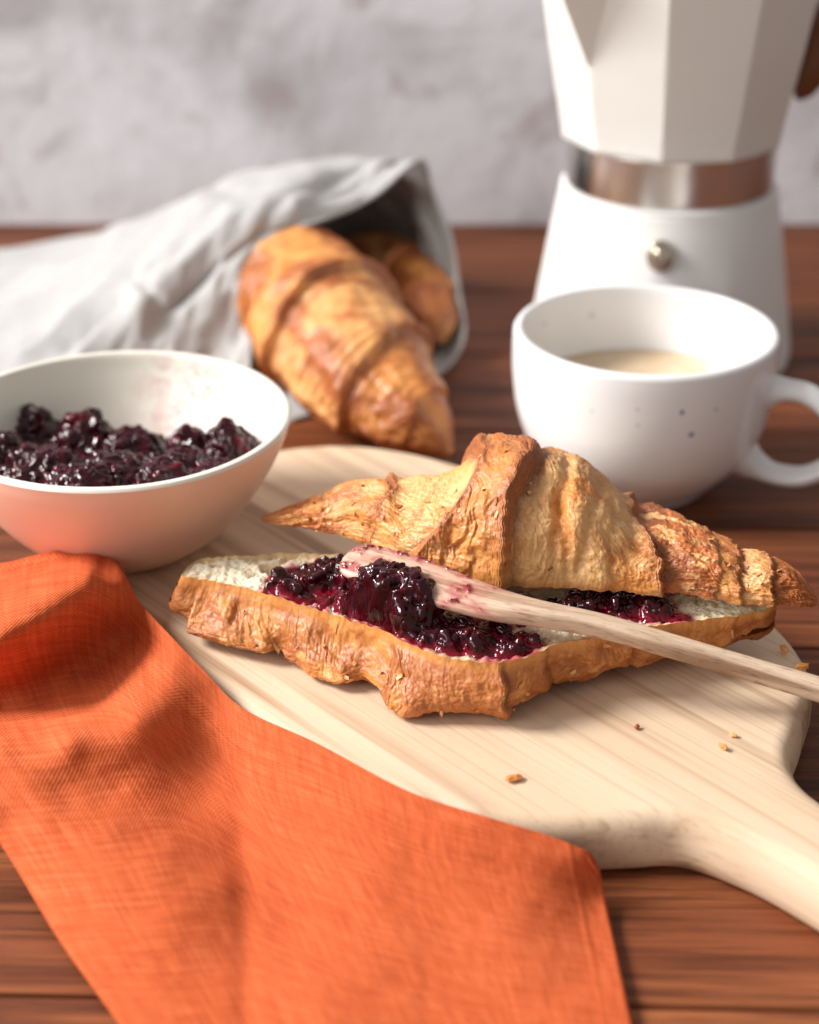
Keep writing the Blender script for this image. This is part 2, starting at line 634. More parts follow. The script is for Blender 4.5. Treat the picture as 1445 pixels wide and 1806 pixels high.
def billow(x, y, f, o=0.0):
    """rounded lumps with sharp creases between them, about -0.3 .. 0.7"""
    return np.abs(perlin(x * f + o, y * f - o, o)) * 2.0 - 0.35


def jam_sheet(name, x0, x1, y0, y1, step, height, base, keep=0.0):
    """lumpy glossy jam: height(x, y) gives the thickness over base(x, y); where it is negative there is no jam"""
    nx_, ny_ = int((x1 - x0) / step) + 1, int((y1 - y0) / step) + 1
    X, Y = np.meshgrid(np.linspace(x0, x1, nx_), np.linspace(y0, y1, ny_), indexing='ij')
    e = height(X, Y)                                         # smooth envelope, metres
    S0 = np.stack([X, Y, base(X, Y) + e], -1)
    gx = np.gradient(S0[..., 2], step, axis=0); gy = np.gradient(S0[..., 2], step, axis=1)
    nrm = np.stack([-gx, -gy, np.ones_like(gx)], -1); nrm /= np.linalg.norm(nrm, axis=-1, keepdims=True)
    q = S0 + 0.0012 * np.stack([perlin(X * 190, Y * 190, 1.1), perlin(X * 190, Y * 190, 5.1), perlin(X * 190, Y * 190, 9.1)], -1)
    b3 = lambda f, o: np.abs(perlin(q[..., 0] * f + o, q[..., 1] * f - o, q[..., 2] * f + o)) * 2.0 - 0.4
    k = np.clip((e + 0.0004) / 0.0028, 0, 1.0)
    n = (0.0017 * perlin(q[..., 0] * 130, q[..., 1] * 130, q[..., 2] * 130) + 0.0016 * b3(170, 3.3) + 0.0009 * b3(330, 8.1) + 0.00045 * perlin(q[..., 0] * 620, q[..., 1] * 620, q[..., 2] * 620) + 0.00010 * perlin(X * 1500, Y * 1500, S0[..., 2] * 1500)) * k
    H = e + n
    D3 = S0 + nrm * n[..., None]
    Xd, Yd, Z = D3[..., 0], D3[..., 1], D3[..., 2]
    V = np.stack([Xd, Yd, Z], -1).reshape(-1, 3)
    Fc = grid_faces(nx_, ny_)
    ok = (H > keep - 0.0006).ravel()
    Fc = Fc[ok[Fc].all(1)]
    use = np.unique(Fc); mp = np.full(len(V), -1); mp[use] = np.arange(len(use))
    thin = sstep(0.0024, 0.0002, H) * 0.6 + 0.30 * sstep(0.15, 0.6, perlin(X * 210, Y * 210, 44.0))
    col = lerp3(np.array([0.030, 0.0009, 0.0042]), np.array([0.27, 0.005, 0.020]), np.clip(thin, 0, 1)).reshape(-1, 3)
    me = mesh_np(name, V[use], mp[Fc], col=col[use])
    return link(name, me, M_JAM)


def bumps(blobs, X, Y, gain=1.0):
    """smooth union of round bumps (x, y, height, radius)"""
    e = np.zeros_like(X)
    for (bx, by, h, r) in blobs:
        e = np.maximum(e, h * np.exp(-(((X - bx) ** 2 + (Y - by) ** 2) / (r * r)) ** 1.6))
    return e


def bowl_inner_r(z):
    """inner radius of the bowl at height z above the board"""
    zs = [0.0045, 0.0065, 0.0125, 0.0205, 0.0300, 0.0400, 0.0470]
    rs = [0.0, 0.0260, 0.0360, 0.0430, 0.0490, 0.0530, 0.0545]
    return np.interp(z, zs, rs)


def make_bowl_jam():
    bl = []
    def mound(px, py, z, r):
        c = P(px, py, T + z)
        bl.append((c[0] - BC[0], c[1] - BC[1], (z - 0.0215) * 0.80, r * 1.35))
    for m_ in ((150, 722, 0.037, 0.0075), (163, 700, 0.040, 0.0030), (58, 722, 0.034, 0.0050), (230, 756, 0.032, 0.0075), (405, 756, 0.035, 0.0070), (335, 756, 0.033, 0.0055), (315, 802, 0.035, 0.0085), (205, 812, 0.035, 0.010),
               (75, 800, 0.036, 0.0105), (285, 838, 0.035, 0.007), (140, 840, 0.035, 0.009), (-10, 775, 0.034, 0.009), (380, 825, 0.033, 0.008)):
        mound(*m_)

    def height(X, Y):
        e = 0.0042 + 0.0042 * sstep(0.0, -0.035, Y) - 0.006 * sstep(0.012, 0.036, Y) * sstep(-0.040, 0.0, X)
        e = e + bumps(bl, X, Y)
        return e

    o = jam_sheet('berry_jam', -0.054, 0.054, -0.054, 0.054, 0.00042, height, lambda X, Y: 0.021 + 0 * X, -0.02)
    me = o.data
    n = len(me.vertices)
    co = np.empty(n * 3, np.float32); me.vertices.foreach_get('co', co); co = co.reshape(-1, 3).astype(float)
    r = np.hypot(co[:, 0], co[:, 1])
    rim = bowl_inner_r(co[:, 2]) - 0.0008
    # the jam ends on the bowl wall: outside it, follow the wall down
    co[:, 2] = np.where(r > rim, np.maximum(co[:, 2] - (r - rim) * 1.6, 0.008), co[:, 2])
    k = np.minimum(1.0, (bowl_inner_r(co[:, 2]) - 0.0006) / np.maximum(r, 1e-6))
    co[:, 0] *= k; co[:, 1] *= k
    me.vertices.foreach_set('co', co.astype(np.float32).ravel())
    me.update()
    o.location = (BC[0], BC[1], T)
    tag(o, 'lumpy dark berry jam heaped inside the blush bowl', 'jam')


make_bowl_jam()


# ------------------------------------------------------------------ croissant helpers
PALE = np.array([0.80, 0.465, 0.190]); GOLD = np.array([0.73, 0.335, 0.092]); TAN = np.array([0.64, 0.255, 0.062])
BROWN = np.array([0.40, 0.115, 0.024]); RED = np.array([0.52, 0.160, 0.040]); DARK = np.array([0.10, 0.028, 0.010])


def curve_px(pts, plane=None, yp=None):
    """photo pixels (+ height or depth) -> arrays of world points"""
    return np.array([P(x, y, z) for x, y, z in pts])


def by_x(W, x, col, s=6):
    o = np.argsort(W[:, 0])
    return pchip(W[o, 0], W[o, col], x)


def add_flakes(V, n, v0, v1, parent, seed):
    """thin lifted shards of pastry lying on a crust grid V (nx, nv, 3)"""
    rg = np.random.default_rng(seed)
    nx, nv = V.shape[:2]
    Vs, Fs, Cs, k = [], [], [], 0
    m = 5
    for _ in range(n):
        i = int(rg.uniform(0.06, 0.94) * nx); j = int(np.clip(rg.uniform(v0, v1), 0, 0.99) * (nv - 12)) + 4
        p = V[i, j]
        tx = V[min(i + 6, nx - 1), j] - V[max(i - 6, 0), j]; ty = V[i, min(j + 6, nv - 1)] - V[i, max(j - 6, 0)]
        tx = tx / (np.linalg.norm(tx) + 1e-9); ty = ty - tx * (ty @ tx); ty = ty / (np.linalg.norm(ty) + 1e-9)
        nn = np.cross(tx, ty)
        a = rg.uniform(0, 6.28)
        du, dv = tx * math.cos(a) + ty * math.sin(a), ty * math.cos(a) - tx * math.sin(a)
        L, Wd = rg.uniform(0.0010, 0.0030), rg.uniform(0.0006, 0.0016)
        lift = rg.uniform(0.0002, 0.0011)
        g = np.linspace(0, 1, m)
        gu, gv = np.meshgrid(g, g, indexing='ij')
        rag = 1 + 0.5 * perlin(gu * 3 + seed + k, gv * 3, k * 0.37)
        wv = (gv - 0.5) * Wd * (0.55 + 0.45 * np.sin(math.pi * np.clip(gu * 0.8 + 0.15, 0, 1))) * rag
        h = 0.00015 + lift * gu ** 2 + 0.0003 * perlin(gu * 2, gv * 2, k * 0.7) * gu
        # nn may face in or out: crust normals point away from the section centre
        cen = V[i].mean(0)
        if (p - cen) @ nn < 0: nn = -nn
        q = p + du * ((gu - 0.3) * L * rag)[..., None] + dv * wv[..., None] + nn * h[..., None]
        Vs.append(q.reshape(-1, 3)); Fs.append(grid_faces(m, m) + k); k += m * m
        cc = lerp3(PALE * 1.02, TAN, rg.uniform(0, 1)) if rg.uniform() < 0.75 else BROWN * 1.1
        Cs.append(np.zeros((m * m, 3)) + cc)
    me = mesh_np('flakes', np.concatenate(Vs), np.concatenate(Fs), col=np.concatenate(Cs))
    o = link('flakes', me, M_CRUST, parent)
    o['kind'] = 'stuff'


# ------------------------------------------------------------------ sliced croissant, upper half
ZT = 0.0440


def make_top_half():
    zt = lambda px: np.interp(px, [462, 900, 1442], [0.0455, 0.0445, 0.0405])
    front = [(462, 921), (490, 926), (530, 931), (600, 942), (650, 962), (712, 992), (780, 1012), (850, 1024), (930, 1034), (1050, 1040), (1170, 1042), (1240, 1050), (1310, 1061), (1380, 1068), (1442, 1068)]
    Wf = np.array([P(x, y, zt(x)) for x, y in front])
    x0, x1 = Wf[0, 0], Wf[-1, 0]
    nx, nv = 960, 300
    x = np.linspace(x0, x1, nx)
    yf = by_x(Wf, x, 1); zf = by_x(Wf, x, 2)
    u = (x - x0) / (x1 - x0)
    wid = np.interp(u, [0, 0.02, 0.08, 0.16, 0.26, 0.40, 0.50, 0.62, 0.72, 0.82, 0.90, 0.96, 1.0],
                    [0.001, 0.006, 0.015, 0.026, 0.037, 0.052, 0.057, 0.053, 0.044, 0.033, 0.024, 0.015, 0.002])
    wid = blur1(wid, 10)
    yb = yf + wid
    sil = [(462, 917), (480, 908), (500, 901), (540, 892), (570, 885), (600, 864), (630, 853), (690, 852), (720, 853), (760, 850), (800, 843), (818, 832), (836, 806), (856, 785), (880, 772), (910, 770), (940, 780), (956, 792),
           (975, 797), (1010, 803), (1040, 822), (1060, 840), (1085, 866), (1110, 893), (1135, 908), (1170, 911), (1200, 914), (1230, 926), (1260, 946), (1290, 968), (1312, 984), (1340, 980), (1362, 992), (1385, 1002), (1410, 1022), (1430, 1040), (1442, 1061)]
    S = []
    for px, py in sil:
        yr = np.interp((Py(px, py, -0.12)[0]), x, yf + 0.60 * wid)
        S.append(Py(px, py, yr))
    S = np.array(S)
    top = np.interp(x, S[:, 0], S[:, 2])
    H = np.maximum(top - zf, 0.0015)
    # seams: photo pixels along each seam, from the ridge down to the cut edge
    def seam(pts, amp, side, seed, wdt=0.0007):
        q = []
        for (px, py, v) in pts:
            # v is the fraction from the front edge (0) to the ridge (0.5)
            xx = None
            xg = Py(px, py, -0.13)[0]
            for _ in range(3):
                yy = np.interp(xg, x, yf + wid * (0.5 - 0.5 * math.cos(math.pi * v)))
                xg = Py(px, py, yy)[0]
            q.append((v, xg))
        return dict(q=np.array(sorted(q)), amp=amp, side=side, seed=seed, w=wdt)
    seams = [
        seam([(692, 853, 0.5), (668, 890, 0.3), (655, 930, 0.12), (648, 958, 0.0)], 0.0026, -1, 1),
        seam([(575, 885, 0.5), (566, 905, 0.3), (560, 935, 0.0)], 0.0012, -1, 8),
        seam([(850, 790, 0.5), (812, 840, 0.36), (780, 890, 0.24), (742, 945, 0.12), (716, 990, 0.0)], 0.0042, -1, 2, 0.0012),
        seam([(952, 790, 0.5), (925, 835, 0.4), (902, 890, 0.27), (892, 950, 0.15), (888, 1030, 0.0)], 0.0056, 1, 3, 0.0022),
        seam([(1122, 905, 0.5), (1150, 935, 0.34), (1166, 975, 0.18), (1168, 1042, 0.0)], 0.0036, 1, 4),
        seam([(1262, 946, 0.5), (1270, 985, 0.3), (1262, 1052, 0.0)], 0.0010, 1, 9),
        seam([(1308, 984, 0.5), (1302, 1010, 0.25), (1306, 1060, 0.0)], 0.0022, 1, 5),
        seam([(1364, 994, 0.5), (1360, 1025, 0.25), (1366, 1066, 0.0)], 0.0020, 1, 6),
    ]
    v = np.linspace(0, 1, nv)
    X, Vv = np.meshgrid(x, v, indexing='ij')
    arc = Vv * 0.09
    D = np.zeros_like(X); cliff = np.zeros_like(X); lip = np.zeros_like(X)
    sd = []
    for s in seams:
        q = s['q']
        xv = np.interp(v, q[:, 0], q[:, 1])
        back = q[-1, 1] + (q[-1, 1] - q[0, 1]) * -0.35          # seams lean the other way behind the ridge
        xv = np.where(v > 0.5, q[-1, 1] + (back - q[-1, 1]) * (v - 0.5) * 2, xv)
        xv = xv + 0.0011 * perlin(v * 14, s['seed'] * 3.3, 0.5) + 0.0006 * perlin(v * 45, s['seed'] * 3.3, 1.5)
        s['xv'] = xv
        dist = (X - xv[None, :]) * s['side']                   # >0: outer, lower side
        sd.append(dist)
        D += s['amp'] * (1 - sstep(-s['w'], s['w'], dist)) * np.exp(-np.maximum(-dist, 0) / 0.009)
        cliff = np.maximum(cliff, np.exp(-(dist / (s['w'] * 1.2 + s['amp'] * 0.25)) ** 2) * min(1, s['amp'] / 0.003))
    D = D + lip
    # base height so that the ridge with its steps follows the silhouette
    dtop = D[:, nv // 2]
    base = np.maximum(blur1(H - dtop, 9), 0.0012)
    tipk = sstep(0.0, 0.05, u) * sstep(1.0, 0.965, u)
    D = D * (0.25 + 0.75 * tipk)[:, None]
    th = math.pi * Vv
    n = 2.35
    cy = -np.sign(np.cos(th)) * np.abs(np.cos(th)) ** (2 / n)
    sz = np.abs(np.sin(th)) ** (2 / n)
    ym = (yf + yb) / 2
    ny = cy / np.maximum(wid[:, None] / 2, 2e-3); nz = sz / np.maximum(base[:, None], 2e-3)
    nl = np.sqrt(ny**2 + nz**2) + 1e-9
    ny, nz = ny / nl, nz / nl
    # relief
    wv = 0.010 * perlin(X * 55, arc * 50, 7.7) + 0.004 * perlin(X * 130, arc * 120, 8.7)
    front_m = sstep(0.62, 0.30, Vv)
    rid = 1 - np.abs(perlin((X + wv) * 280, arc * 75, 2.0)) * 2.0
    rid2 = 1 - np.abs(perlin((X + wv * 0.7) * 620, arc * 95, 5.0)) * 2.0
    mask = sstep(-0.35, 0.35, perlin(X * 48, arc * 38, 9.0) + 0.55 * front_m - 0.05)
    wr = 0.00052 * rid * mask * (0.15 + 0.85 * front_m) + 0.0003 * rid2 * mask
    xs_ = [s_['xv'][None, :] for s_ in seams]
    calm = 1 - 0.75 * sstep(0.001, -0.001, X - xs_[2]) - 0.55 * sstep(-0.001, 0.001, X - xs_[4]) * sstep(0.001, -0.001, X - xs_[6])
    calm = calm * (1 - 0.5 * sstep(-0.001, 0.001, X - xs_[3]) * sstep(0.001, -0.001, X - xs_[4]))
    wr = wr * calm
    blis = sstep(0.15, 0.5, perlin(X * 520, arc * 520, 71.0)) * 0.0004 * sstep(-0.001, 0.001, X - xs_[4]) * sstep(0.001, -0.001, X - xs_[5])
    wr = wr + blis
    lump = 0.0016 * perlin(X * 75, arc * 60, 3.0) + 0.0011 * perlin(X * 150, arc * 120, 4.0)
    fine = 0.00035 * fbm(X * 520, arc * 480, 6.0, 3)
    # long folds of the segment right of the middle
    fold = np.zeros_like(X)
    for (pa, pb, pc, dep, wd) in (((1003, 808, 0.5), (985, 900, 0.25), (975, 1000, 0.05), 0.0030, 0.0019), ((1062, 845, 0.5), (1040, 920, 0.25), (1020, 1000, 0.05), 0.0022, 0.0016),
                                  ((985, 915, 0.28), (1000, 960, 0.15), (1003, 1035, 0.0), 0.0020, 0.0014), ((1085, 890, 0.4), (1075, 950, 0.2), (1085, 1030, 0.0), 0.0016, 0.0012),
                                  ((760, 870, 0.42), (740, 900, 0.3), (715, 940, 0.15), 0.0009, 0.0020),
                                  ((850, 880, 0.33), (838, 940, 0.18), (832, 1015, 0.0), 0.0012, 0.0010), ((800, 930, 0.2), (786, 970, 0.1), (780, 1010, 0.0), 0.0012, 0.0010)):
        sf = seam([pa, pb, pc], 0, 1, 0)['q']
        xv = np.interp(v, sf[:, 0], sf[:, 1]) + 0.001 * perlin(v * 18, pa[0], 0.2)
        env = sstep(sf[0, 0] - 0.06, sf[0, 0] + 0.02, v) * (1 - sstep(sf[-1, 0], sf[-1, 0] + 0.15, v))
        fold -= 0.62 * dep * np.exp(-((X - xv) / wd) ** 2) * env
    strip = 0.00018 * np.sin(np.minimum.reduce([np.abs(d) for d in sd]) * 9000) * cliff
    rel = (wr + lump + fine + fold) * (0.25 + 0.75 * tipk)[:, None] * (0.55 + 0.45 * sstep(0, 0.06, Vv)) + strip
    tot = D + rel
    Y = ym[:, None] + cy * (wid[:, None] / 2) + ny * tot
    Z = zf[:, None] + sz * base[:, None] + nz * tot * sstep(0, 0.05, np.minimum(Vv, 1 - Vv))
    edge = sstep(0.035, 0, np.minimum(Vv, 1 - Vv))
    Z += edge * 0.0009 * perlin(X * 420, Vv * 3, 8.0)
    XX = X + 0.0006 * perlin(X * 200, arc * 200, 12.0)
    V = np.stack([XX, Y, Z], -1)
    # colour: bake level by segment, ridge, wrinkle
    cs = [s['xv'][None, :] for s in seams]
    c = np.zeros(X.shape + (3,)) + GOLD
    # left to right: seams 1,0,2 | 3,4,5,6,7
    def region(lo, hi):
        m = np.ones_like(X)
        if lo is not None: m = m * sstep(-0.0006, 0.0006, X - cs[lo])
        if hi is not None: m = m * sstep(0.0006, -0.0006, X - cs[hi])
        return m
    nA = 0.5 + 0.5 * fbm(X * 70, arc * 60, 21.0, 4)
    nB = 0.5 + 0.5 * fbm(X * 160, arc * 120, 31.0, 4)
    for lo, hi, ca, cb in ((None, 1, GOLD * 0.9, BROWN * 1.25), (1, 0, GOLD * 0.92, BROWN * 1.35), (0, 2, PALE, GOLD * 1.05), (2, 3, TAN * 1.0, RED * 0.98), (3, 4, PALE * 0.96, TAN * 1.05), (4, 5, RED * 1.05, BROWN * 0.75),
                           (5, 6, GOLD * 0.9, BROWN), (6, 7, PALE * 0.95, GOLD * 0.9), (7, None, BROWN * 1.2, BROWN * 0.7)):
        c = lerp3(c, lerp3(ca, cb, sstep(0.3, 0.75, nA)), region(lo, hi))
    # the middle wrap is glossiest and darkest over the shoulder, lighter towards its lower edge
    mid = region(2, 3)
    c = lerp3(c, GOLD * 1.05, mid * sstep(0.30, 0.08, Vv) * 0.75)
    # groove bottoms are pale, wrinkle crests browned
    c = lerp3(c, BROWN * 1.1, sstep(0.1, 0.9, rid * mask) * 0.45 * sstep(0.35, 0.75, nB))
    c = lerp3(c, PALE, sstep(0.6, 0.9, nB) * 0.35)
    thr = region(4, 5)
    fl = sstep(0.60, 0.70, 0.5 + 0.5 * fbm(X * 110, arc * 150, 41.0, 3))
    c = lerp3(c, PALE * 1.05, thr * fl * 0.85)
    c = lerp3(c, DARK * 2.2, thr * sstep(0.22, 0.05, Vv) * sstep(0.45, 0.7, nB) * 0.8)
    lay = 0.5 + 0.5 * np.sin(np.minimum.reduce([np.abs(d) for d in sd]) * 9000 + 6 * nB)
    c = lerp3(c, lerp3(DARK * 1.5, BROWN, lay), np.clip(cliff * 1.25, 0, 1) * (0.35 + 0.65 * sstep(0.05, 0.3, Vv)) * 0.9)
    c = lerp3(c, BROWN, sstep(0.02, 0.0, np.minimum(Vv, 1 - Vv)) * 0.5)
    for s_, dist in zip(seams, sd):                           # the free edge of each wrap bakes darkest
        c = lerp3(c, BROWN * 0.95, np.exp(-np.maximum(-dist, 0) / 0.0045) * (dist < 0.001) * sstep(0.25, 0.65, nB) * min(1, s_['amp'] / 0.003) * 0.75)
    c = lerp3(c, BROWN * 0.8, (sstep(0.035, 0.0, u) + sstep(0.95, 1.0, u))[:, None] * 0.7 * np.ones_like(X))
    t = empty('croissant_top_half', (float(x.mean()), float(ym.mean()), float(zf.mean())))
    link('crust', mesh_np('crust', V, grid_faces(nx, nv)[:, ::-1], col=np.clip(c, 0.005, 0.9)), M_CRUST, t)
    add_flakes(V, 70, 0.02, 0.55, t, 5)
    # crumb under the dome
    st = 6
    A = V[24:-24:st, 0]; B = V[24:-24:st, -1]
    kk = np.linspace(0, 1, 60)
    G = A[:, None] * (1 - kk[None, :, None]) + B[:, None] * kk[None, :, None]
    G[..., 2] += 0.0016 * np.sin(math.pi * kk)[None] + 0.0008 * fbm(G[..., 0] * 220, G[..., 1] * 220, 3.0, 3) * np.sin(math.pi * kk)[None]
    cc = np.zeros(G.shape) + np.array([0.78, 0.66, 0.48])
    link('crumb', mesh_np('crumb', G, grid_faces(len(A), 60), col=cc), M_CRUMB, t)
    tag(t, 'domed upper half of a sliced croissant resting askew on its jam-covered lower half', 'croissant half')


# ------------------------------------------------------------------ jam places on the lower half (photo pixels, heights)
ZC = 0.0372
CUT = {}          # the cut outline of the lower half, filled when it is built


def jam_run(poly, width, zr, rr, n):
    poly = np.array(poly, float)
    d = np.r_[0, np.cumsum(np.linalg.norm(np.diff(poly, axis=0), axis=1))]
    out = []
    for _ in range(n):
        s = rng.uniform(0, d[-1])
        px = np.interp(s, d, poly[:, 0]) + rng.normal(0, width * 0.4)
        py = np.interp(s, d, poly[:, 1]) + rng.normal(0, width * 0.4)
        z = rng.uniform(*zr)
        r = rng.uniform(*rr)
        p = P(px, py, z)
        out.append((p[0], p[1], p[2], r))
    return out


JAM_A = jam_run([(488, 1016), (530, 1006), (570, 1004), (600, 996)], 18, (0.0370, 0.0420), (0.0016, 0.0034), 70) \
    + jam_run([(600, 990), (616, 984)], 14, (0.039, 0.044), (0.002, 0.0034), 12) \
    + jam_run([(520, 1036), (560, 1044), (610, 1052)], 14, (0.0368, 0.0385), (0.0012, 0.0026), 40) \
    + jam_run([(640, 1070), (680, 1090), (760, 1104), (850, 1110), (930, 1126)], 26, (0.0368, 0.0405), (0.0016, 0.0032), 230) \
    + jam_run([(690, 1106), (780, 1128), (850, 1142), (920, 1146)], 16, (0.0366, 0.038), (0.0010, 0.0022), 90) \
    + jam_run([(860, 1060), (960, 1066), (1060, 1062), (1165, 1056)], 20, (0.0370, 0.0390), (0.0016, 0.0028), 140) \
    + jam_run([(980, 1052), (1080, 1046), (1170, 1044)], 18, (0.0385, 0.0425), (0.002, 0.0030), 50) \
    + jam_run([(1168, 1084), (1218, 1080)], 8, (0.0370, 0.038), (0.0009, 0.0018), 12) \
    + jam_run([(1090, 1076), (1150, 1074)], 8, (0.0368, 0.0378), (0.0009, 0.0018), 16)
JAM_K = jam_run([(648, 1030), (690, 1012), (745, 1035)], 30, (0.0475, 0.0555), (0.0028, 0.0050), 62) \
    + jam_run([(640, 1056), (680, 1060), (730, 1062)], 22, (0.0425, 0.0475), (0.0028, 0.0046), 44)


def make_bottom_half():
    cut = [(298, 1062), (306, 1040), (322, 1024), (345, 1020), (400, 1030), (470, 1047), (560, 1076), (640, 1100), (690, 1118), (730, 1138), (780, 1158), (840, 1166), (900, 1166), (935, 1156), (965, 1141), (1000, 1134), (1060, 1122), (1130, 1108), (1220, 1096), (1300, 1086), (1352, 1078), (1372, 1072)]
    bot = [(298, 1112), (340, 1116), (362, 1116), (385, 1128), (430, 1148), (470, 1160), (498, 1150), (550, 1180), (600, 1204), (640, 1196), (672, 1224), (692, 1250), (725, 1260), (800, 1263), (890, 1264), (925, 1252), (962, 1208), (1030, 1212), (1075, 1192), (1150, 1188), (1200, 1170), (1280, 1148), (1320, 1134), (1350, 1116), (1370, 1088)]
    Wc = np.array([P(a, b, ZC) for a, b in cut]); Wb = np.array([P(a, b, T + 0.0006) for a, b in bot])
    x0, x1 = -0.0700, Wc[-1, 0] + 0.0008
    nx, nv = 900, 260
    x = np.linspace(x0, x1, nx)
    u = (x - x0) / (x1 - x0)
    yc = blur1(np.interp(x, np.sort(Wc[:, 0]), Wc[np.argsort(Wc[:, 0]), 1]), 6)
    yb = blur1(np.interp(x, np.sort(Wb[:, 0]), Wb[np.argsort(Wb[:, 0]), 1]), 5)
    yb = yb - 0.0035 - 0.0050 * sstep(0.50, 0.25, u)
    wid = blur1(np.interp(u, [0, 0.012, 0.04, 0.1, 0.2, 0.35, 0.5, 0.65, 0.8, 0.9, 0.96, 0.99, 1.0], [0.010, 0.012, 0.015, 0.020, 0.032, 0.048, 0.058, 0.052, 0.037, 0.022, 0.015, 0.012, 0.010]), 6)
    endr = np.sqrt(np.clip(1 - np.clip(1 - u / 0.035, 0, 1) ** 2, 0, 1)) * np.sqrt(np.clip(1 - np.clip(1 - (1 - u) / 0.035, 0, 1) ** 2, 0, 1))
    ymid_ = yc + wid / 2
    wid = np.maximum(wid * endr, 0.0004)
    yc = ymid_ - wid / 2
    yb = np.where(endr < 1, np.maximum(yb, yc - 0.003 + (1 - endr) * 0.006), yb)
    yk = yc + wid
    # the base lifts off the board where the outline waves
    dep = ZC - T - 0.0006
    lift = 0.0012 * (1 + perlin(x * 90, 0.3, 0.1)) + 0.005 * (1 - endr) + 0.003 * sstep(0.12, 0.0, u) + 0.004 * sstep(0.88, 1.0, u)
    X, Vv = np.meshgrid(x, np.linspace(0, 1, nv), indexing='ij')
    # profile: v 0 front cut edge -> 0.36 bottom front -> 0.64 bottom back -> 1 back cut edge
    f = np.clip(Vv / 0.40, 0, 1); g = np.clip((Vv - 0.60) / 0.40, 0, 1); mdl = np.clip((Vv - 0.40) / 0.20, 0, 1)
    a = f * math.pi / 2
    bul = 0.0030
    tk = np.minimum(wid / 0.02, 1.0)
    inset = np.minimum(0.011, wid * 0.38)[:, None]
    yB = np.minimum(yb, yk - 0.25 * wid)[:, None]
    s = np.sin(a) ** (2 / 2.6); co = np.cos(a) ** (2 / 2.6)
    lean = (yB - yc[:, None])
    Yf = yc[:, None] + lean * sstep(0.0, 0.75, f) - bul * np.sin(math.pi * np.clip(f * 1.15, 0, 1)) * tk[:, None] + inset * (1 - co)
    Zf = ZC - (dep - lift[:, None]) * s
    yK = yk[:, None]
    Yg = yK + 0.003 * np.sin(math.pi * g) * tk[:, None] - inset * (1 - np.cos((1 - g) * math.pi / 2) ** (2 / 2.6))
    Zg = ZC - (dep - lift[:, None]) * np.sin((1 - g) * math.pi / 2) ** (2 / 2.6)
    yq0 = yB + inset; yq1 = yK - inset
    Ym = yq0 + (yq1 - yq0) * mdl
    Zm = ZC - (dep - lift[:, None]) + 0 * X
    Y = np.where(Vv <= 0.40, Yf, np.where(Vv >= 0.60, Yg, Ym)); Z = np.where(Vv <= 0.40, Zf, np.where(Vv >= 0.60, Zg, Zm))
    # outward normal in the section, by differences
    dY = np.gradient(Y, axis=1); dZ = np.gradient(Z, axis=1)
    nl = np.sqrt(dY**2 + dZ**2) + 1e-9
    ny, nz = dZ / nl, -dY / nl
    k = np.array([1, 4, 6, 4, 1]) / 16.0
    for _ in range(4):
        pad = np.pad(ny, ((0, 0), (2, 2)), mode='edge'); ny = sum(k[i] * pad[:, i:i + nv] for i in range(5))
        pad = np.pad(nz, ((0, 0), (2, 2)), mode='edge'); nz = sum(k[i] * pad[:, i:i + nv] for i in range(5))
    arc = Vv * 0.085
    # wraps: seams on the front wall, photo pixels (top, foot), side of the lower piece
    tipk = (sstep(0.0, 0.05, u) * sstep(1.0, 0.95, u))[:, None]
    D = np.zeros_like(X); cliff = np.zeros_like(X); sd = []
    for (xa, ya, xb, ybm, amp, side, seed) in ((378, 1040, 358, 1100, 0.0016, -1, 1), (520, 1062, 500, 1150, 0.0014, -1, 2), (700, 1135, 672, 1220, 0.0036, -1, 3), (722, 1150, 700, 1250, 0.0012, -1, 9), (888, 1172, 897, 1258, 0.0032, 1, 4),
                                               (968, 1142, 962, 1205, 0.0028, 1, 5), (1120, 1112, 1100, 1185, 0.0012, 1, 6), (1300, 1088, 1262, 1150, 0.0014, 1, 7)):
        pa = P(xa, ya, ZC)[0]; pb = P(xb, ybm, T)[0]
        vv = np.linspace(0, 1, nv)
        xv = np.interp(vv, [0, 0.36, 1], [pa, pb, pb + (pb - pa) * 1.2]) + 0.0012 * perlin(vv * 16, seed * 2.7, 0.5) + 0.0005 * perlin(vv * 50, seed * 2.7, 2.5)
        dist = (X - xv[None]) * side
        sd.append(dist)
        D += amp * (1 - sstep(-0.0007, 0.0007, dist)) * np.exp(-np.maximum(-dist, 0) / 0.012)
        cliff = np.maximum(cliff, np.exp(-(dist / 0.0012) ** 2) * min(1, amp / 0.003))
    D -= 0.0015
    wv = 0.010 * perlin(X * 60, arc * 40, 17.7)
    rid = 1 - np.abs(perlin((X + wv + 0.25 * arc) * 250, arc * 80, 12.0)) * 2.0
    rid2 = 1 - np.abs(perlin((X + wv) * 600, arc * 110, 15.0)) * 2.0
    mask = sstep(-0.4, 0.3, perlin(X * 50, arc * 40, 19.0))
    flat_mid = 1 - 0.6 * (sstep(P(712, 1200, T)[0] - 0.002, P(712, 1200, T)[0] + 0.002, X) * sstep(P(895, 1200, T)[0] + 0.002, P(895, 1200, T)[0] - 0.002, X))
    rel = (0.0005 * rid * mask + 0.0002 * rid2 + 0.0022 * perlin(X * 85, arc * 70, 13.0) + 0.0012 * perlin(X * 170, arc * 140, 14.0)) * flat_mid + 0.00035 * fbm(X * 500, arc * 480, 16.0, 3)
    rel = rel + 0.0004 * np.sin(np.minimum.reduce([np.abs(d) for d in sd]) * 8000) * cliff
    tot = (D + rel) * (0.25 + 0.75 * tipk) * (0.35 + 0.65 * sstep(0.0, 0.08, np.minimum(Vv, 1 - Vv)))
    Y = Y + ny * tot
    Z = Z + nz * tot
    Z = np.maximum(Z, T + 0.0003)
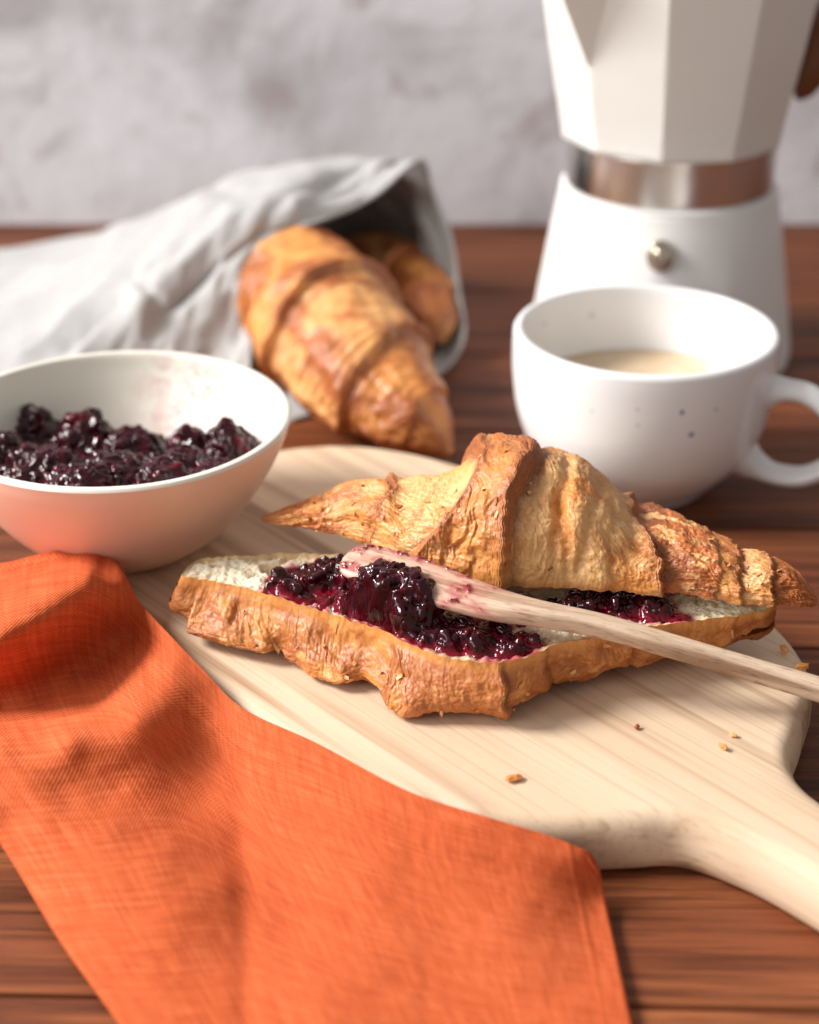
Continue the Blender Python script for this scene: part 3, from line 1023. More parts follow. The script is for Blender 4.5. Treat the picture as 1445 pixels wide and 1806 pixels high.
    Z += sstep(0.03, 0.0, np.minimum(Vv, 1 - Vv)) * 0.0008 * perlin(X * 380, Vv * 3, 8.0)
    X = X - 0.45 * (ZC - Z) * sstep(0.10, 0.0, u)[:, None]
    V = np.stack([X + 0.0005 * perlin(X * 220, arc * 220, 22.0), Y, Z], -1)
    nA = 0.5 + 0.5 * fbm(X * 75, arc * 65, 51.0, 4); nB = 0.5 + 0.5 * fbm(X * 170, arc * 140, 61.0, 4)
    c = lerp3(TAN * 0.95, BROWN * 1.0, sstep(0.30, 0.70, nA) * 0.9)
    c = lerp3(c, GOLD * 1.1, sstep(0.55, 0.8, nB) * 0.7)
    mids = (1 - flat_mid) / 0.6
    c = lerp3(c, RED * 0.95, mids * 0.65)
    c = lerp3(c, BROWN * 0.95, sstep(0.1, 0.9, rid * mask) * 0.35 * sstep(0.3, 0.7, nB))
    lay = 0.5 + 0.5 * np.sin(np.minimum.reduce([np.abs(d) for d in sd]) * 8000 + 6 * nB)
    c = lerp3(c, lerp3(DARK * 2.0, BROWN * 1.1, lay), np.clip(cliff * 1.1, 0, 1) * 0.75)
    c = lerp3(c, GOLD * 1.08, sstep(0.035, 0.005, np.minimum(Vv, 1 - Vv)) * 0.6)
    c = lerp3(c, BROWN * 0.7, (sstep(0.045, 0.0, u) + 0.8 * sstep(0.95, 1.0, u))[:, None] * sstep(0.02, 0.10, Vv) * (0.35 + 0.65 * nB))
    CUT.update(x=x, y0=V[:, 0, 1], y1=V[:, -1, 1])
    t = empty('croissant_bottom_half', (float(x.mean()), float(yc.mean()) + 0.02, T))
    link('crust', mesh_np('crust', V, grid_faces(nx, nv)[:, ::-1], col=np.clip(c, 0.005, 0.9)), M_CRUST, t)
    add_flakes(V, 40, 0.0, 0.30, t, 6)
    # crumb: the cut face
    st = 2
    A = V[::st, 0]; B = V[::st, -1]
    kk = np.linspace(0, 1, 200)
    G = A[:, None] * (1 - kk[None, :, None]) + B[:, None] * kk[None, :, None]
    sk = np.clip(np.minimum(kk / 0.08, (1 - kk) / 0.025), 0, 1)[None] * np.clip(wid[::st] / 0.02, 0, 1)[:, None]
    hole = np.maximum(sstep(0.22, 0.42, perlin(G[..., 0] * 120, G[..., 1] * 190, 3.3)), 0.4 * sstep(0.30, 0.48, perlin(G[..., 0] * 330, G[..., 1] * 420, 13.3))) * sk
    G[..., 2] += sk * (-0.0012 + 0.0009 * fbm(G[..., 0] * 200, G[..., 1] * 260, 3.0, 4) + 0.0005 * fbm(G[..., 0] * 900, G[..., 1] * 900, 5.0, 2) - 0.0022 * hole)
    cc = np.zeros(G.shape) + np.array([0.88, 0.77, 0.58])
    rim = np.maximum(sstep(0.0042, 0.0006, kk[None] * wid[::st, None]), sstep(0.0016, 0.0003, (1 - kk[None]) * wid[::st, None]))
    cc = lerp3(cc, np.array([0.66, 0.42, 0.18]), rim * 0.85)
    cc = lerp3(cc, np.array([0.66, 0.48, 0.26]), hole * 0.75)
    # juice soaked into the crumb round the jam
    J = np.array(JAM_A + JAM_K)
    st_m = np.zeros(G.shape[:2])
    for (jx, jy, jz, jr) in J:
        if jz > 0.047: continue
        dd = np.hypot(G[..., 0] - jx, G[..., 1] - jy)
        st_m = np.maximum(st_m, sstep(jr * 2.2 + 0.0024, jr * 0.7, dd))
    st_m = st_m * sstep(-0.5, 0.25, perlin(G[..., 0] * 420, G[..., 1] * 420, 6.6) + 0.8 * (st_m - 0.45))
    cc = lerp3(cc, np.array([0.42, 0.016, 0.055]), st_m * 0.92)
    link('crumb', mesh_np('crumb', G, grid_faces(len(A), 200), col=np.clip(cc, 0.005, 0.95)), M_CRUMB, t)
    tag(t, 'lower half of a sliced croissant with white crumb showing, flat on the board', 'croissant half')


make_bottom_half()
make_top_half()

def on_cut(X, Y):
    a0 = np.interp(X, CUT['x'], CUT['y0']); a1 = np.interp(X, CUT['x'], CUT['y1'])
    w_ = 0.0012 * perlin(X * 260, Y * 260, 3.0)
    return sstep(0.0012, 0.0042, Y - a0 + w_) * sstep(0.001, 0.003, a1 - Y)


A_ = [(x_, y_, max(0.0012, ((z_ - ZC) + r_ * 0.9) * 0.8), r_ * 1.35) for x_, y_, z_, r_ in JAM_A]
o = jam_sheet('spread_jam', -0.050, 0.090, -0.182, -0.108, 0.00030, lambda X, Y: bumps(A_, X, Y) * on_cut(X, Y) - 0.0010, lambda X, Y: ZC - 0.0010 + 0 * X)
tag(o, 'glossy dark berry jam spread over the cut lower croissant half', 'jam')
K_ = []
for (px, py, z, r) in ((638, 1002, 0.0150, 0.0062), (662, 980, 0.0185, 0.0080), (690, 976, 0.0195, 0.0082), (718, 988, 0.0190, 0.0080), (744, 1008, 0.0170, 0.0068), (680, 1004, 0.0170, 0.0085), (714, 1014, 0.0160, 0.0080), (645, 1036, 0.0085, 0.0066), (684, 1046, 0.0095, 0.0076), (730, 1044, 0.0085, 0.0070)):
    p = P(px, py, ZC + z)
    K_.append((p[0], p[1], z, r))
o = jam_sheet('jam_dollop', -0.036, 0.026, -0.176, -0.110, 0.00030, lambda X, Y: bumps(K_, X, Y) * on_cut(X, Y) - 0.0022, lambda X, Y: ZC - 0.0006 + 0 * X)
tag(o, 'thick glossy dollop of dark jam on the blade of the wooden knife', 'jam')


# ------------------------------------------------------------------ wooden knife
def make_knife():
    sp = [(606, 986, .0485, .0010, .0010, 24), (612, 987, .0487, .0085, .0022, 24), (625, 990, .0488, .0120, .0028, 24), (660, 999, .0487, .0145, .0034, 22), (720, 1016, .0482, .0150, .0040, 20), (790, 1040, .0475, .0142, .0048, 16),
          (870, 1065, .0462, .0125, .0055, 10), (950, 1082, .0445, .0096, .0058, 4), (1060, 1104, .0415, .0082, .0058, 0), (1200, 1144, .0368, .0078, .0058, 0), (1330, 1182, .0320, .0078, .0058, 0), (1445, 1216, .0282, .0080, .0060, 0), (1560, 1252, .0250, .0080, .0060, 0), (1625, 1272, .0236, .0066, .0052, 0), (1640, 1277, .0234, .0010, .0010, 0)]
    C = np.array([P(a, b, z) for a, b, z, *_ in sp])
    W = np.array([s[3:] for s in sp], float)
    n = 520
    cp = catmull(C, n); wp = catmull(W, n)
    tg = np.gradient(cp, axis=0); tg /= np.linalg.norm(tg, axis=1, keepdims=True)
    m = 96
    a = np.linspace(0, 2 * math.pi, m, endpoint=False)
    e = 2.8
    ca = np.sign(np.cos(a)) * np.abs(np.cos(a)) ** (2 / e); sa = np.sign(np.sin(a)) * np.abs(np.sin(a)) ** (2 / e)
    up = np.array([0, 0, 1.0])
    side = np.cross(up, tg); side /= np.linalg.norm(side, axis=1, keepdims=True)   # points to the back (+y)
    nrm = np.cross(tg, side)
    ro = np.radians(wp[:, 2])
    sd_ = side * np.cos(ro)[:, None] + nrm * np.sin(ro)[:, None]
    nd_ = nrm * np.cos(ro)[:, None] - side * np.sin(ro)[:, None]
    Wd = np.maximum(wp[:, 0], 0.0004) / 2; Th = np.maximum(wp[:, 1], 0.0004) / 2
    V = cp[:, None] + sd_[:, None] * (Wd[:, None] * ca)[..., None] + nd_[:, None] * (Th[:, None] * sa)[..., None]
    L = np.r_[0, np.cumsum(np.linalg.norm(np.diff(cp, axis=0), axis=1))]
    uv = np.stack([L[:, None] + 0 * a, ca[None] * Wd[:, None] * 0.6 + sa[None] * Th[:, None] * 0.5 + 0.02], -1)
    V += nd_[:, None] * (0.00015 * perlin(uv[..., 0] * 60, uv[..., 1] * 900, 2.0))[..., None]
    # jam smeared on the blade
    px_s = L[:, None] + 0 * a
    st = sstep(0.062, 0.040, px_s + 0.007 * perlin(uv[..., 1] * 500, px_s * 50, 1.0))
    st = st * (0.30 + 0.70 * sstep(-0.25, 0.55, fbm(uv[..., 1] * 420, px_s * 110, 7.0, 3) + 0.02))
    wet = sstep(0.62, 0.9, st) * sstep(-0.1, 0.35, fbm(uv[..., 1] * 500, px_s * 260, 17.0, 3))
    V += nd_[:, None] * (0.0007 * wet * (sa > 0))[..., None]
    col = np.stack([np.clip(st, 0, 1), wet, 0 * wet], -1)
    me = mesh_np('wooden_knife', V, grid_faces(n, m, True), col=col, uv=uv)
    o = link('wooden_knife', me, M_KNIFE)
    tag(o, 'slim wooden spreading knife, blade smeared with jam, lying across the sliced croissant', 'knife')


make_knife()


# ------------------------------------------------------------------ whole croissants (in the cloth)
def whole_croissant(name, spine, radii, seams, label, seed, nx=420, nv=220, flat=0.62):
    """spine: world points along the roll; seams: (position 0..1, slant, step, side)"""
    cp = catmull(spine, nx); r = blur1(np.interp(np.linspace(0, 1, nx), *zip(*radii)), 4)
    tg = np.gradient(cp, axis=0); tg /= np.linalg.norm(tg, axis=1, keepdims=True)
    up = np.array([0, 0, 1.0])
    side = np.cross(tg, up); side /= np.linalg.norm(side, axis=1, keepdims=True)
    nrm = np.cross(side, tg)
    u = np.linspace(0, 1, nx)
    L = np.linalg.norm(np.diff(cp, axis=0), axis=1).sum()
    ph = np.linspace(0, 2 * math.pi, nv, endpoint=False)
    U, A = np.meshgrid(u, ph, indexing='ij')
    cx, sx = np.cos(ph), np.sin(ph)
    D = np.zeros_like(U); cliff = np.zeros_like(U); dm = np.full_like(U, 9.0)
    seg = np.zeros_like(U); lam = np.zeros_like(U); lipc = np.zeros_like(U)
    for i, (p, sl, amp, sd_) in enumerate(seams):
        pos = p + sl * np.cos(ph) / L * 0.5 + 0.006 * perlin(np.cos(ph) * 2, np.sin(ph) * 2, seed + i)
        dist = (U - pos[None]) * L * sd_
        D += amp * (1 - sstep(-0.0009, 0.0009, dist)) * np.exp(-np.maximum(-dist, 0) / 0.013)
        cliff = np.maximum(cliff, np.exp(-((dist - 0.0012) / 0.0030) ** 2))
        dm = np.minimum(dm, np.abs(dist))
        seg += (U > pos[None])
        lipc = np.maximum(lipc, np.exp(-np.maximum(-dist, 0) / 0.007) * (dist < 0.001))
        low = np.where(dist > 0, np.exp(-np.maximum(dist, 0) / 0.008), 0) * sstep(0.0, 0.002, dist)
        lam = np.maximum(lam, low * (0.5 + 0.5 * np.sin(dist * 3300 + 3 * perlin(U * 30, np.cos(A) * 2, np.sin(A) * 2 + seed))))
    q = [U * L, np.cos(A) * 0.03, np.sin(A) * 0.03]
    rid = 1 - 2 * np.abs(perlin((U * L + 0.006 * perlin(q[0] * 60, q[1] * 60, q[2] * 60 + seed)) * 320, q[1] * 45, q[2] * 45 + seed))
    rel = 0.0007 * rid + 0.0022 * perlin(q[0] * 60, q[1] * 60, q[2] * 60 + seed) + 0.0009 * perlin(q[0] * 160, q[1] * 160, q[2] * 160 + seed)
    rel = rel - 0.0006 * lam
    rr = (r[:, None] + (D - 0.002 + rel) * np.minimum(r / 0.02, 1)[:, None])
    V = cp[:, None] + side[:, None] * (rr * cx[None] * 1.06)[..., None] + nrm[:, None] * (rr * np.where(sx > 0, sx, sx * flat)[None])[..., None]
    V[..., 2] = np.maximum(V[..., 2], 0.0012)
    nA = 0.5 + 0.5 * fbm(q[0] * 55, q[1] * 55, q[2] * 55 + seed, 4)
    c = lerp3(TAN * 1.02, BROWN * 0.95, sstep(0.28, 0.66, nA) * 0.95)
    c = lerp3(c, GOLD * 1.05, sstep(0.004, 0.014, dm) * sstep(0.5, 0.2, nA) * 0.7)
    c = lerp3(c, lerp3(DARK * 1.8, BROWN * 1.1, 0.5 + 0.5 * np.sin(dm * 5200)), np.clip(cliff * 1.1, 0, 1) * 0.75 * sstep(0.25, 0.6, nA))
    c = lerp3(c, PALE * 0.95, 0.45 * (seg == 2) * sstep(0.65, 0.35, nA))
    c = lerp3(c, BROWN * 0.9, lipc * 0.6 * sstep(0.3, 0.6, nA + 0.1))
    c = lerp3(c, BROWN * 0.85, lam * 0.8)
    c = lerp3(c, BROWN * 0.75, (sstep(0.12, 0.0, u) + sstep(0.9, 1, u))[:, None] * 0.6 * np.ones_like(U))
    me = mesh_np(name, V, grid_faces(nx, nv, True), col=np.clip(c, 0.005, 0.9))
    o = link(name, me, M_CRUST)
    tag(o, label, 'croissant', 'whole croissants wrapped in the grey cloth')


whole_croissant('croissant', [(0.0165, 0.030, 0.0095), (0.001, 0.046, 0.0165), (-0.017, 0.071, 0.0235), (-0.031, 0.102, 0.028), (-0.042, 0.133, 0.0305), (-0.056, 0.162, 0.031), (-0.076, 0.192, 0.028), (-0.104, 0.212, 0.016)],
                [(0, 0.001), (0.02, 0.0040), (0.06, 0.0095), (0.15, 0.0185), (0.30, 0.0290), (0.42, 0.0310), (0.55, 0.0305), (0.68, 0.0295), (0.82, 0.023), (0.94, 0.012), (1.0, 0.001)],
                [(0.12, 0.014, 0.0020, -1), (0.25, 0.020, 0.0036, -1), (0.455, 0.030, 0.0052, -1), (0.70, -0.02, 0.003, 1)],
                'large golden croissant poking its pointed end out of the grey cloth', 1.7)
whole_croissant('croissant', [(0.0120, 0.146, 0.010), (0.0085, 0.164, 0.0155), (0.0030, 0.188, 0.0180), (-0.006, 0.214, 0.018), (-0.018, 0.236, 0.018), (-0.038, 0.252, 0.014), (-0.056, 0.260, 0.009)],
                [(0, 0.001), (0.02, 0.0055), (0.08, 0.0105), (0.2, 0.0155), (0.40, 0.0180), (0.6, 0.0160), (0.8, 0.012), (0.94, 0.008), (1, 0.001)],
                [(0.2, 0.012, 0.003, -1), (0.42, 0.016, 0.0035, -1), (0.68, -0.02, 0.003, 1)],
                'small croissant tip tucked inside the grey cloth behind the larger croissant', 5.2, 260, 140)


# ------------------------------------------------------------------ grey linen cloth round the croissants
def make_linen():
    S = [
        # opening (towards the right), front foot -> over the top -> back foot -> under
        [(-0.084, 0.108, 0.003), (-0.082, 0.122, 0.020), (-0.074, 0.136, 0.042), (-0.062, 0.150, 0.060), (-0.044, 0.163, 0.0705), (-0.022, 0.182, 0.0745), (-0.0080, 0.200, 0.0770), (0.006, 0.210, 0.064), (0.0135, 0.206, 0.046), (0.021, 0.190, 0.024), (0.0290, 0.165, 0.0075), (0.017, 0.138, 0.0016), (-0.016, 0.110, 0.0012), (-0.050, 0.083, 0.0012)],
        [(-0.094, 0.104, 0.003), (-0.092, 0.119, 0.022), (-0.085, 0.135, 0.044), (-0.072, 0.150, 0.0625), (-0.055, 0.168, 0.0725), (-0.036, 0.192, 0.0770), (-0.018, 0.214, 0.0740), (-0.004, 0.228, 0.060), (0.004, 0.228, 0.042), (0.012, 0.212, 0.020), (0.018, 0.185, 0.006), (0.005, 0.150, 0.0014), (-0.028, 0.120, 0.0010), (-0.060, 0.092, 0.0010)],
        [(-0.115, 0.094, 0.003), (-0.113, 0.112, 0.020), (-0.107, 0.132, 0.041), (-0.097, 0.156, 0.060), (-0.084, 0.182, 0.0715), (-0.068, 0.212, 0.0760), (-0.050, 0.240, 0.070), (-0.036, 0.256, 0.054), (-0.026, 0.262, 0.036), (-0.016, 0.254, 0.016), (-0.012, 0.224, 0.004), (-0.026, 0.176, 0.0012), (-0.056, 0.136, 0.0008), (-0.082, 0.104, 0.0008)],
        [(-0.150, 0.072, 0.003), (-0.148, 0.098, 0.013), (-0.142, 0.126, 0.030), (-0.132, 0.158, 0.047), (-0.120, 0.190, 0.060), (-0.106, 0.222, 0.0650), (-0.092, 0.252, 0.058), (-0.080, 0.272, 0.044), (-0.070, 0.282, 0.027), (-0.060, 0.282, 0.010), (-0.060, 0.250, 0.002), (-0.076, 0.196, 0.0006), (-0.102, 0.146, 0.0004), (-0.120, 0.100, 0.0004)],
        [(-0.200, 0.052, 0.003), (-0.198, 0.084, 0.007), (-0.192, 0.120, 0.017), (-0.182, 0.156, 0.028), (-0.172, 0.190, 0.037), (-0.160, 0.222, 0.041), (-0.148, 0.252, 0.037), (-0.138, 0.274, 0.027), (-0.130, 0.288, 0.015), (-0.122, 0.294, 0.004), (-0.124, 0.262, 0.0012), (-0.138, 0.204, 0.0006), (-0.160, 0.140, 0.0004), (-0.176, 0.086, 0.0004)],
        [(-0.262, 0.040, 0.003), (-0.260, 0.076, 0.004), (-0.254, 0.116, 0.009), (-0.246, 0.154, 0.015), (-0.236, 0.190, 0.021), (-0.226, 0.222, 0.0235), (-0.216, 0.250, 0.020), (-0.206, 0.272, 0.013), (-0.200, 0.286, 0.006), (-0.194, 0.292, 0.002), (-0.196, 0.262, 0.001), (-0.206, 0.204, 0.0006), (-0.226, 0.134, 0.0004), (-0.240, 0.076, 0.0004)],
        [(-0.330, 0.036, 0.002), (-0.328, 0.074, 0.003), (-0.324, 0.114, 0.006), (-0.318, 0.152, 0.009), (-0.310, 0.188, 0.012), (-0.302, 0.220, 0.012), (-0.294, 0.246, 0.010), (-0.286, 0.266, 0.006), (-0.280, 0.278, 0.003), (-0.276, 0.284, 0.001), (-0.278, 0.256, 0.0006), (-0.286, 0.200, 0.0004), (-0.300, 0.130, 0.0003), (-0.312, 0.072, 0.0003)],
    ]
    S = np.array(S)
    S[0, 7:12, 0] -= np.array([0.004, 0.007, 0.009, 0.010, 0.006]); S[1, 7:12, 0] -= np.array([0.003, 0.005, 0.006, 0.006, 0.004])
    S[2, 3:8, 2] -= np.array([0.002, 0.005, 0.006, 0.006, 0.004]); S[3, 2:9, 2] *= 0.80; S[4, 2:9, 2] *= 0.74; S[5, 2:9, 2] *= 0.85
    S[0, 0:3, 0] += np.array([0.011, 0.010, 0.005]); S[0, 0:2, 1] -= 0.004
    S[0, 3:7, 2] -= np.array([0.003, 0.008, 0.009, 0.001]); S[1, 4:6, 2] -= 0.003
    lipr = S[0].copy()
    lipr[:7] += np.array([0.005, -0.004, 0.0008]); lipr[6] += [0.008, -0.001, 0.0035]; lipr[5] += [0.001, 0.0, 0.002]; lipr[7] += [0.009, -0.006, -0.001]; lipr[8] += [0.0125, -0.012, -0.001]; lipr[9] += [0.0105, -0.016, 0.002]; lipr[10] += [0.005, -0.016, 0.004]; lipr[11] += [0.0, -0.010, 0.0006]
    S = np.concatenate([lipr[None], S])
    nu, nv = 260, 320
    G = catmull(S, nu)
    G = np.transpose(catmull(np.transpose(G, (1, 0, 2)), nv), (1, 0, 2))
    du = np.gradient(G, axis=0); dv = np.gradient(G, axis=1)
    nm = np.cross(dv, du); nm /= np.linalg.norm(nm, axis=2, keepdims=True) + 1e-12
    if nm[5, nv // 3, 2] < 0: nm = -nm
    vis = sstep(0.73, 0.66, np.linspace(0, 1, nv))[None]
    uu = np.linspace(0, 1, nu)[:, None]; vv = np.linspace(0, 1, nv)[None]
    d = 0.0035 * perlin(uu * 5 + vv * 3.0, vv * 5, 1.0) + 0.0032 * (0.3 - np.abs(perlin(uu * 6 - vv * 2.5, vv * 8 + uu * 4, 2.0))) * 2 + 0.0010 * (0.3 - np.abs(perlin(uu * 13 + vv * 6, vv * 15 - uu * 3, 6.0))) * 2 + 0.0008 * perlin(uu * 26, vv * 22, 3.0)
    d = d * vis * sstep(0.0, 0.12, uu)
    # sharp pinched creases (photo pixel lines), cut into the sheet
    def pxy(p):
        v = p - CAM
        w_ = v @ FW
        return 722.5 + F * (v @ RT) / w_, 903 - F * (v @ UP) / w_
    PX, PYy = pxy(G)
    def crease(a, b, dep, wd, hump):
        a = np.array(a, float); b = np.array(b, float)
        L = np.linalg.norm(b - a); tt_ = (b - a) / L
        s = (PX - a[0]) * tt_[0] + (PYy - a[1]) * tt_[1]
        q = (PX - a[0]) * -tt_[1] + (PYy - a[1]) * tt_[0]
        env = sstep(-18, 22, s) * sstep(L + 18, L - 22, s) * vis
        return (-dep * np.exp(-(q / wd) ** 2) + hump * np.exp(-((q - wd * 2.2) / (wd * 2)) ** 2)) * env
    d = d + crease((300, 545), (470, 400), 0.0030, 9, 0.0010) + crease((236, 490), (285, 530), 0.0042, 10, 0.0022) + crease((110, 618), (240, 520), 0.0038, 15, 0.0030) \
        + crease((250, 590), (390, 470), 0.0012, 26, 0.0012) + crease((350, 330), (430, 350), 0.002, 16, 0.001)
    G = G + nm * d[..., None]
    G[..., 2] = np.maximum(G[..., 2], 0.0006)
    Lu = np.r_[0, np.cumsum(np.linalg.norm(np.diff(G[:, nv // 3], axis=0), axis=1))]
    Lv = np.r_[0, np.cumsum(np.linalg.norm(np.diff(G[nu // 3], axis=0), axis=1))]
    uv = np.stack(np.broadcast_arrays(Lu[:, None], Lv[None]), -1)
    me = mesh_np('linen_cloth', G, grid_faces(nu, nv), uv=uv)
    o = link('linen_cloth', me, M_GREY)
    md = o.modifiers.new('thick', 'SOLIDIFY'); md.thickness = 0.0016; md.offset = 0.0
    tag(o, 'pale grey linen cloth wrapped as a hood round the whole croissants', 'cloth')


make_linen()


# ------------------------------------------------------------------ orange napkin
def rbf_tps(pts, z):
    pts = np.asarray(pts, float)
    n = len(pts)
    def U(r2): return r2 * np.log(r2 + 1e-12)
    d2 = ((pts[:, None] - pts[None]) ** 2).sum(-1)
    K = U(d2 * 4) + np.eye(n) * 5e-4
    Pm = np.c_[np.ones(n), pts]
    A = np.block([[K, Pm], [Pm.T, np.zeros((3, 3))]])
    w_ = np.linalg.solve(A, np.r_[z, 0, 0, 0])
    def f(q):
        sh = q.shape[:-1]
        q = q.reshape(-1, 2)
        out = np.empty(len(q))
        for i in range(0, len(q), 20000):
            c = q[i:i + 20000]
            out[i:i + 20000] = U(((c[:, None] - pts[None]) ** 2).sum(-1) * 4) @ w_[:n] + np.c_[np.ones(len(c)), c] @ w_[n:]
        return out.reshape(sh)
    return f


def make_napkin():
    ctl = [  # photo pixel, height
        (-160, 1130, .034), (-160, 1030, .030), (0, 1135, .0400), (60, 1092, .0420), (110, 1045, .0420), (160, 1008, .0395), (0, 1060, .0395), (0, 1012, .034), (60, 1005, .035), (130, 986, .0345), (180, 1002, .034), (210, 1022, .0335),
        (-160, 1245, .008), (0, 1250, .0085), (90, 1232, .0085), (175, 1190, .0105), (235, 1125, .0165), (245, 1060, .0260), (270, 1085, .0250),
        (-160, 1345, .020), (0, 1322, .0225), (120, 1288, .0250), (230, 1238, .0270), (300, 1180, .0275), (335, 1160, .0255), (300, 1118, .0255),
        (150, 1335, .0215), (250, 1325, .0200), (340, 1280, .0200), (390, 1225, .0220),
        (110, 1385, .0180), (200, 1400, .0142), (310, 1430, .0095), (390, 1440, .0075), (415, 1340, .0140), (420, 1500, .0060),
        (0, 1365, .0200), (100, 1425, .0165), (200, 1455, .0146), (300, 1505, .0125), (390, 1555, .0085), (435, 1600, .0060),
        (0, 1420, .016), (60, 1480, .0125), (100, 1560, .0085), (200, 1640, .0075), (330, 1700, .006), (160, 1690, .0045), (230, 1780, .0045), (330, 1850, .004), (0, 1466, .0105), (40, 1530, .0065),
        (430, 1252, .0215), (560, 1311, .0220), (720, 1395, .0220), (860, 1441, .0210), (960, 1471, .0190), (1038, 1501, .0160),
        (470, 1330, .0180), (450, 1450, .0090), (600, 1400, .0180), (600, 1500, .0125), (750, 1500, .0150), (880, 1540, .0130), (1000, 1560, .0100),
        (440, 1700, .0045), (440, 1850, .004), (600, 1650, .0075), (800, 1680, .0070), (1000, 1700, .0050), (1060, 1570, .0060), (1084, 1700, .0040), (1110, 1850, .0035), (700, 1850, .004), (900, 1850, .004), (560, 1780, .006), (900, 1620, .0095), (700, 2010, .003), (1100, 2010, .003), (400, 2010, .003),
    ]
    W = np.array(ctl, float)
    f = rbf_tps(W[:, :2] / 1000.0, W[:, 2])
    top = [(-200, 1030), (-100, 1018), (0, 1010), (60, 996), (130, 985), (180, 996), (215, 1024), (255, 1072), (300, 1120), (360, 1182), (430, 1250), (560, 1311), (720, 1395), (860, 1441), (960, 1471), (1038, 1501)]
    right = [(1038, 1501), (1052, 1530), (1060, 1570), (1084, 1680), (1110, 1806), (1150, 2010)]
    left = [(-200, 1030), (-200, 1180), (-150, 1290), (-70, 1390), (5, 1482), (110, 1650), (222, 1806), (360, 2010)]
    bottom = [(360, 2010), (560, 2015), (760, 2018), (960, 2014), (1150, 2010)]
    n, m = 600, 480
    def res(c, k):
        c = catmull(np.array(c, float), 400)
        d = np.r_[0, np.cumsum(np.linalg.norm(np.diff(c, axis=0), axis=1))]
        q_ = np.linspace(0, d[-1], k)
        return np.stack([np.interp(q_, d, c[:, 0]), np.interp(q_, d, c[:, 1])], 1)
    t_, b_, l_, r_ = res(top, n), res(bottom, n), res(left, m), res(right, m)
    s = np.linspace(0, 1, n)[:, None, None]; q = np.linspace(0, 1, m)[None, :, None]
    XY = (1 - q) * t_[:, None] + q * b_[:, None] + (1 - s) * l_[None] + s * r_[None] \
        - ((1 - s) * (1 - q) * t_[0] + s * (1 - q) * t_[-1] + (1 - s) * q * b_[0] + s * q * b_[-1])
    x, y = XY[..., 0], XY[..., 1]
    Z = f(XY / 1000.0)
    Z += 0.0006 * fbm(x / 190, y / 150, 1.0, 2) + 0.00012 * fbm(x / 50, y / 40, 2.0, 2)
    def line(a, b, dep, wd):
        a = np.array(a, float); b = np.array(b, float); t0 = (b - a) / np.linalg.norm(b - a)
        return dep * np.exp(-(((x - a[0]) * -t0[1] + (y - a[1]) * t0[0]) / wd) ** 2)
    Z += line((424, 1262), (437, 1850), -0.0009, 26) * sstep(1300, 1480, y)
    Z += line((1004, 1490), (1069, 1820), 0.00014, 5) + line((716, 1400), (760, 1830), -0.00012, 14)
    Z = np.maximum(Z, 0.0030)
    d = FW + RT * ((x - 722.5) / F)[..., None] - UP * ((y - 903) / F)[..., None]
    G = CAM + d * ((Z - CAM[2]) / d[..., 2])[..., None]
    # hems: the folded edge rolls under all round; behind the hump the cloth drops to the board
    ctr = G[n // 2, m // 2]
    def roll(edge, inner, steps):
        out_d = edge - inner; out_d[:, 2] = 0
        out_d /= np.linalg.norm(out_d, axis=1, keepdims=True) + 1e-9
        return [edge + out_d * a_ + np.array([0, 0, -b_]) for a_, b_ in steps]
    back = sstep(250, 190, G[:, 0, 0] * 0 + XY[:, 0, 0])[:, None]
    e0 = G[:, 0]
    near = roll(e0.copy(), G[:, 12], [(0.0008, 0.0006), (0.0010, 0.0016), (0.0004, 0.0026)])
    far = [e0 + np.array([0, 0.006, 0.0004]), e0 + np.array([0, 0.013, -0.004]), e0 + np.array([0, 0.019, -0.012])]
    rows = [nr * (1 - back) + fr * back for nr, fr in zip(near, far)]
    G = np.concatenate([np.stack(rows[::-1], 1), G], 1)
    bl = roll(G[:, -1].copy(), G[:, -12], [(0.0008, 0.0006), (0.0010, 0.0016), (0.0004, 0.0024)])
    G = np.concatenate([G, np.stack(bl, 1)], 1)
    lf = roll(G[0].copy(), G[12], [(0.0008, 0.0006), (0.0010, 0.0016), (0.0004, 0.0026)])
    rg = roll(G[-1].copy(), G[-13], [(0.0008, 0.0006), (0.0010, 0.0016), (0.0004, 0.0026)])
    G = np.concatenate([np.stack(lf[::-1], 0), G, np.stack(rg, 0)], 0)
    G[..., 2] = np.maximum(G[..., 2], 0.0004)
    a = math.radians(4)
    N, Mm = G.shape[:2]
    # thread coordinates follow the cloth: arc length along each row and column
    La = np.concatenate([np.zeros((1, Mm)), np.cumsum(np.linalg.norm(np.diff(G, axis=0), axis=2), 0)])
    Lb = np.concatenate([np.zeros((N, 1)), np.cumsum(np.linalg.norm(np.diff(G, axis=1), axis=2), 1)], 1)
    uv = np.stack([La.mean(1)[:, None] + 0 * La, Lb.mean(0)[None] + 0 * Lb], -1)
    me = mesh_np('napkin', G, grid_faces(N, Mm)[:, ::-1], uv=uv)
    o = link('napkin', me, M_ORANGE)
    md = o.modifiers.new('thick', 'SOLIDIFY'); md.thickness = 0.0012; md.offset = -1.0
    tag(o, 'rumpled orange linen napkin lying against the edge of the serving board', 'napkin')


make_napkin()

# ------------------------------------------------------------------ coffee cup
CC = np.array([0.0878, 0.0255])
M_CUPW = None


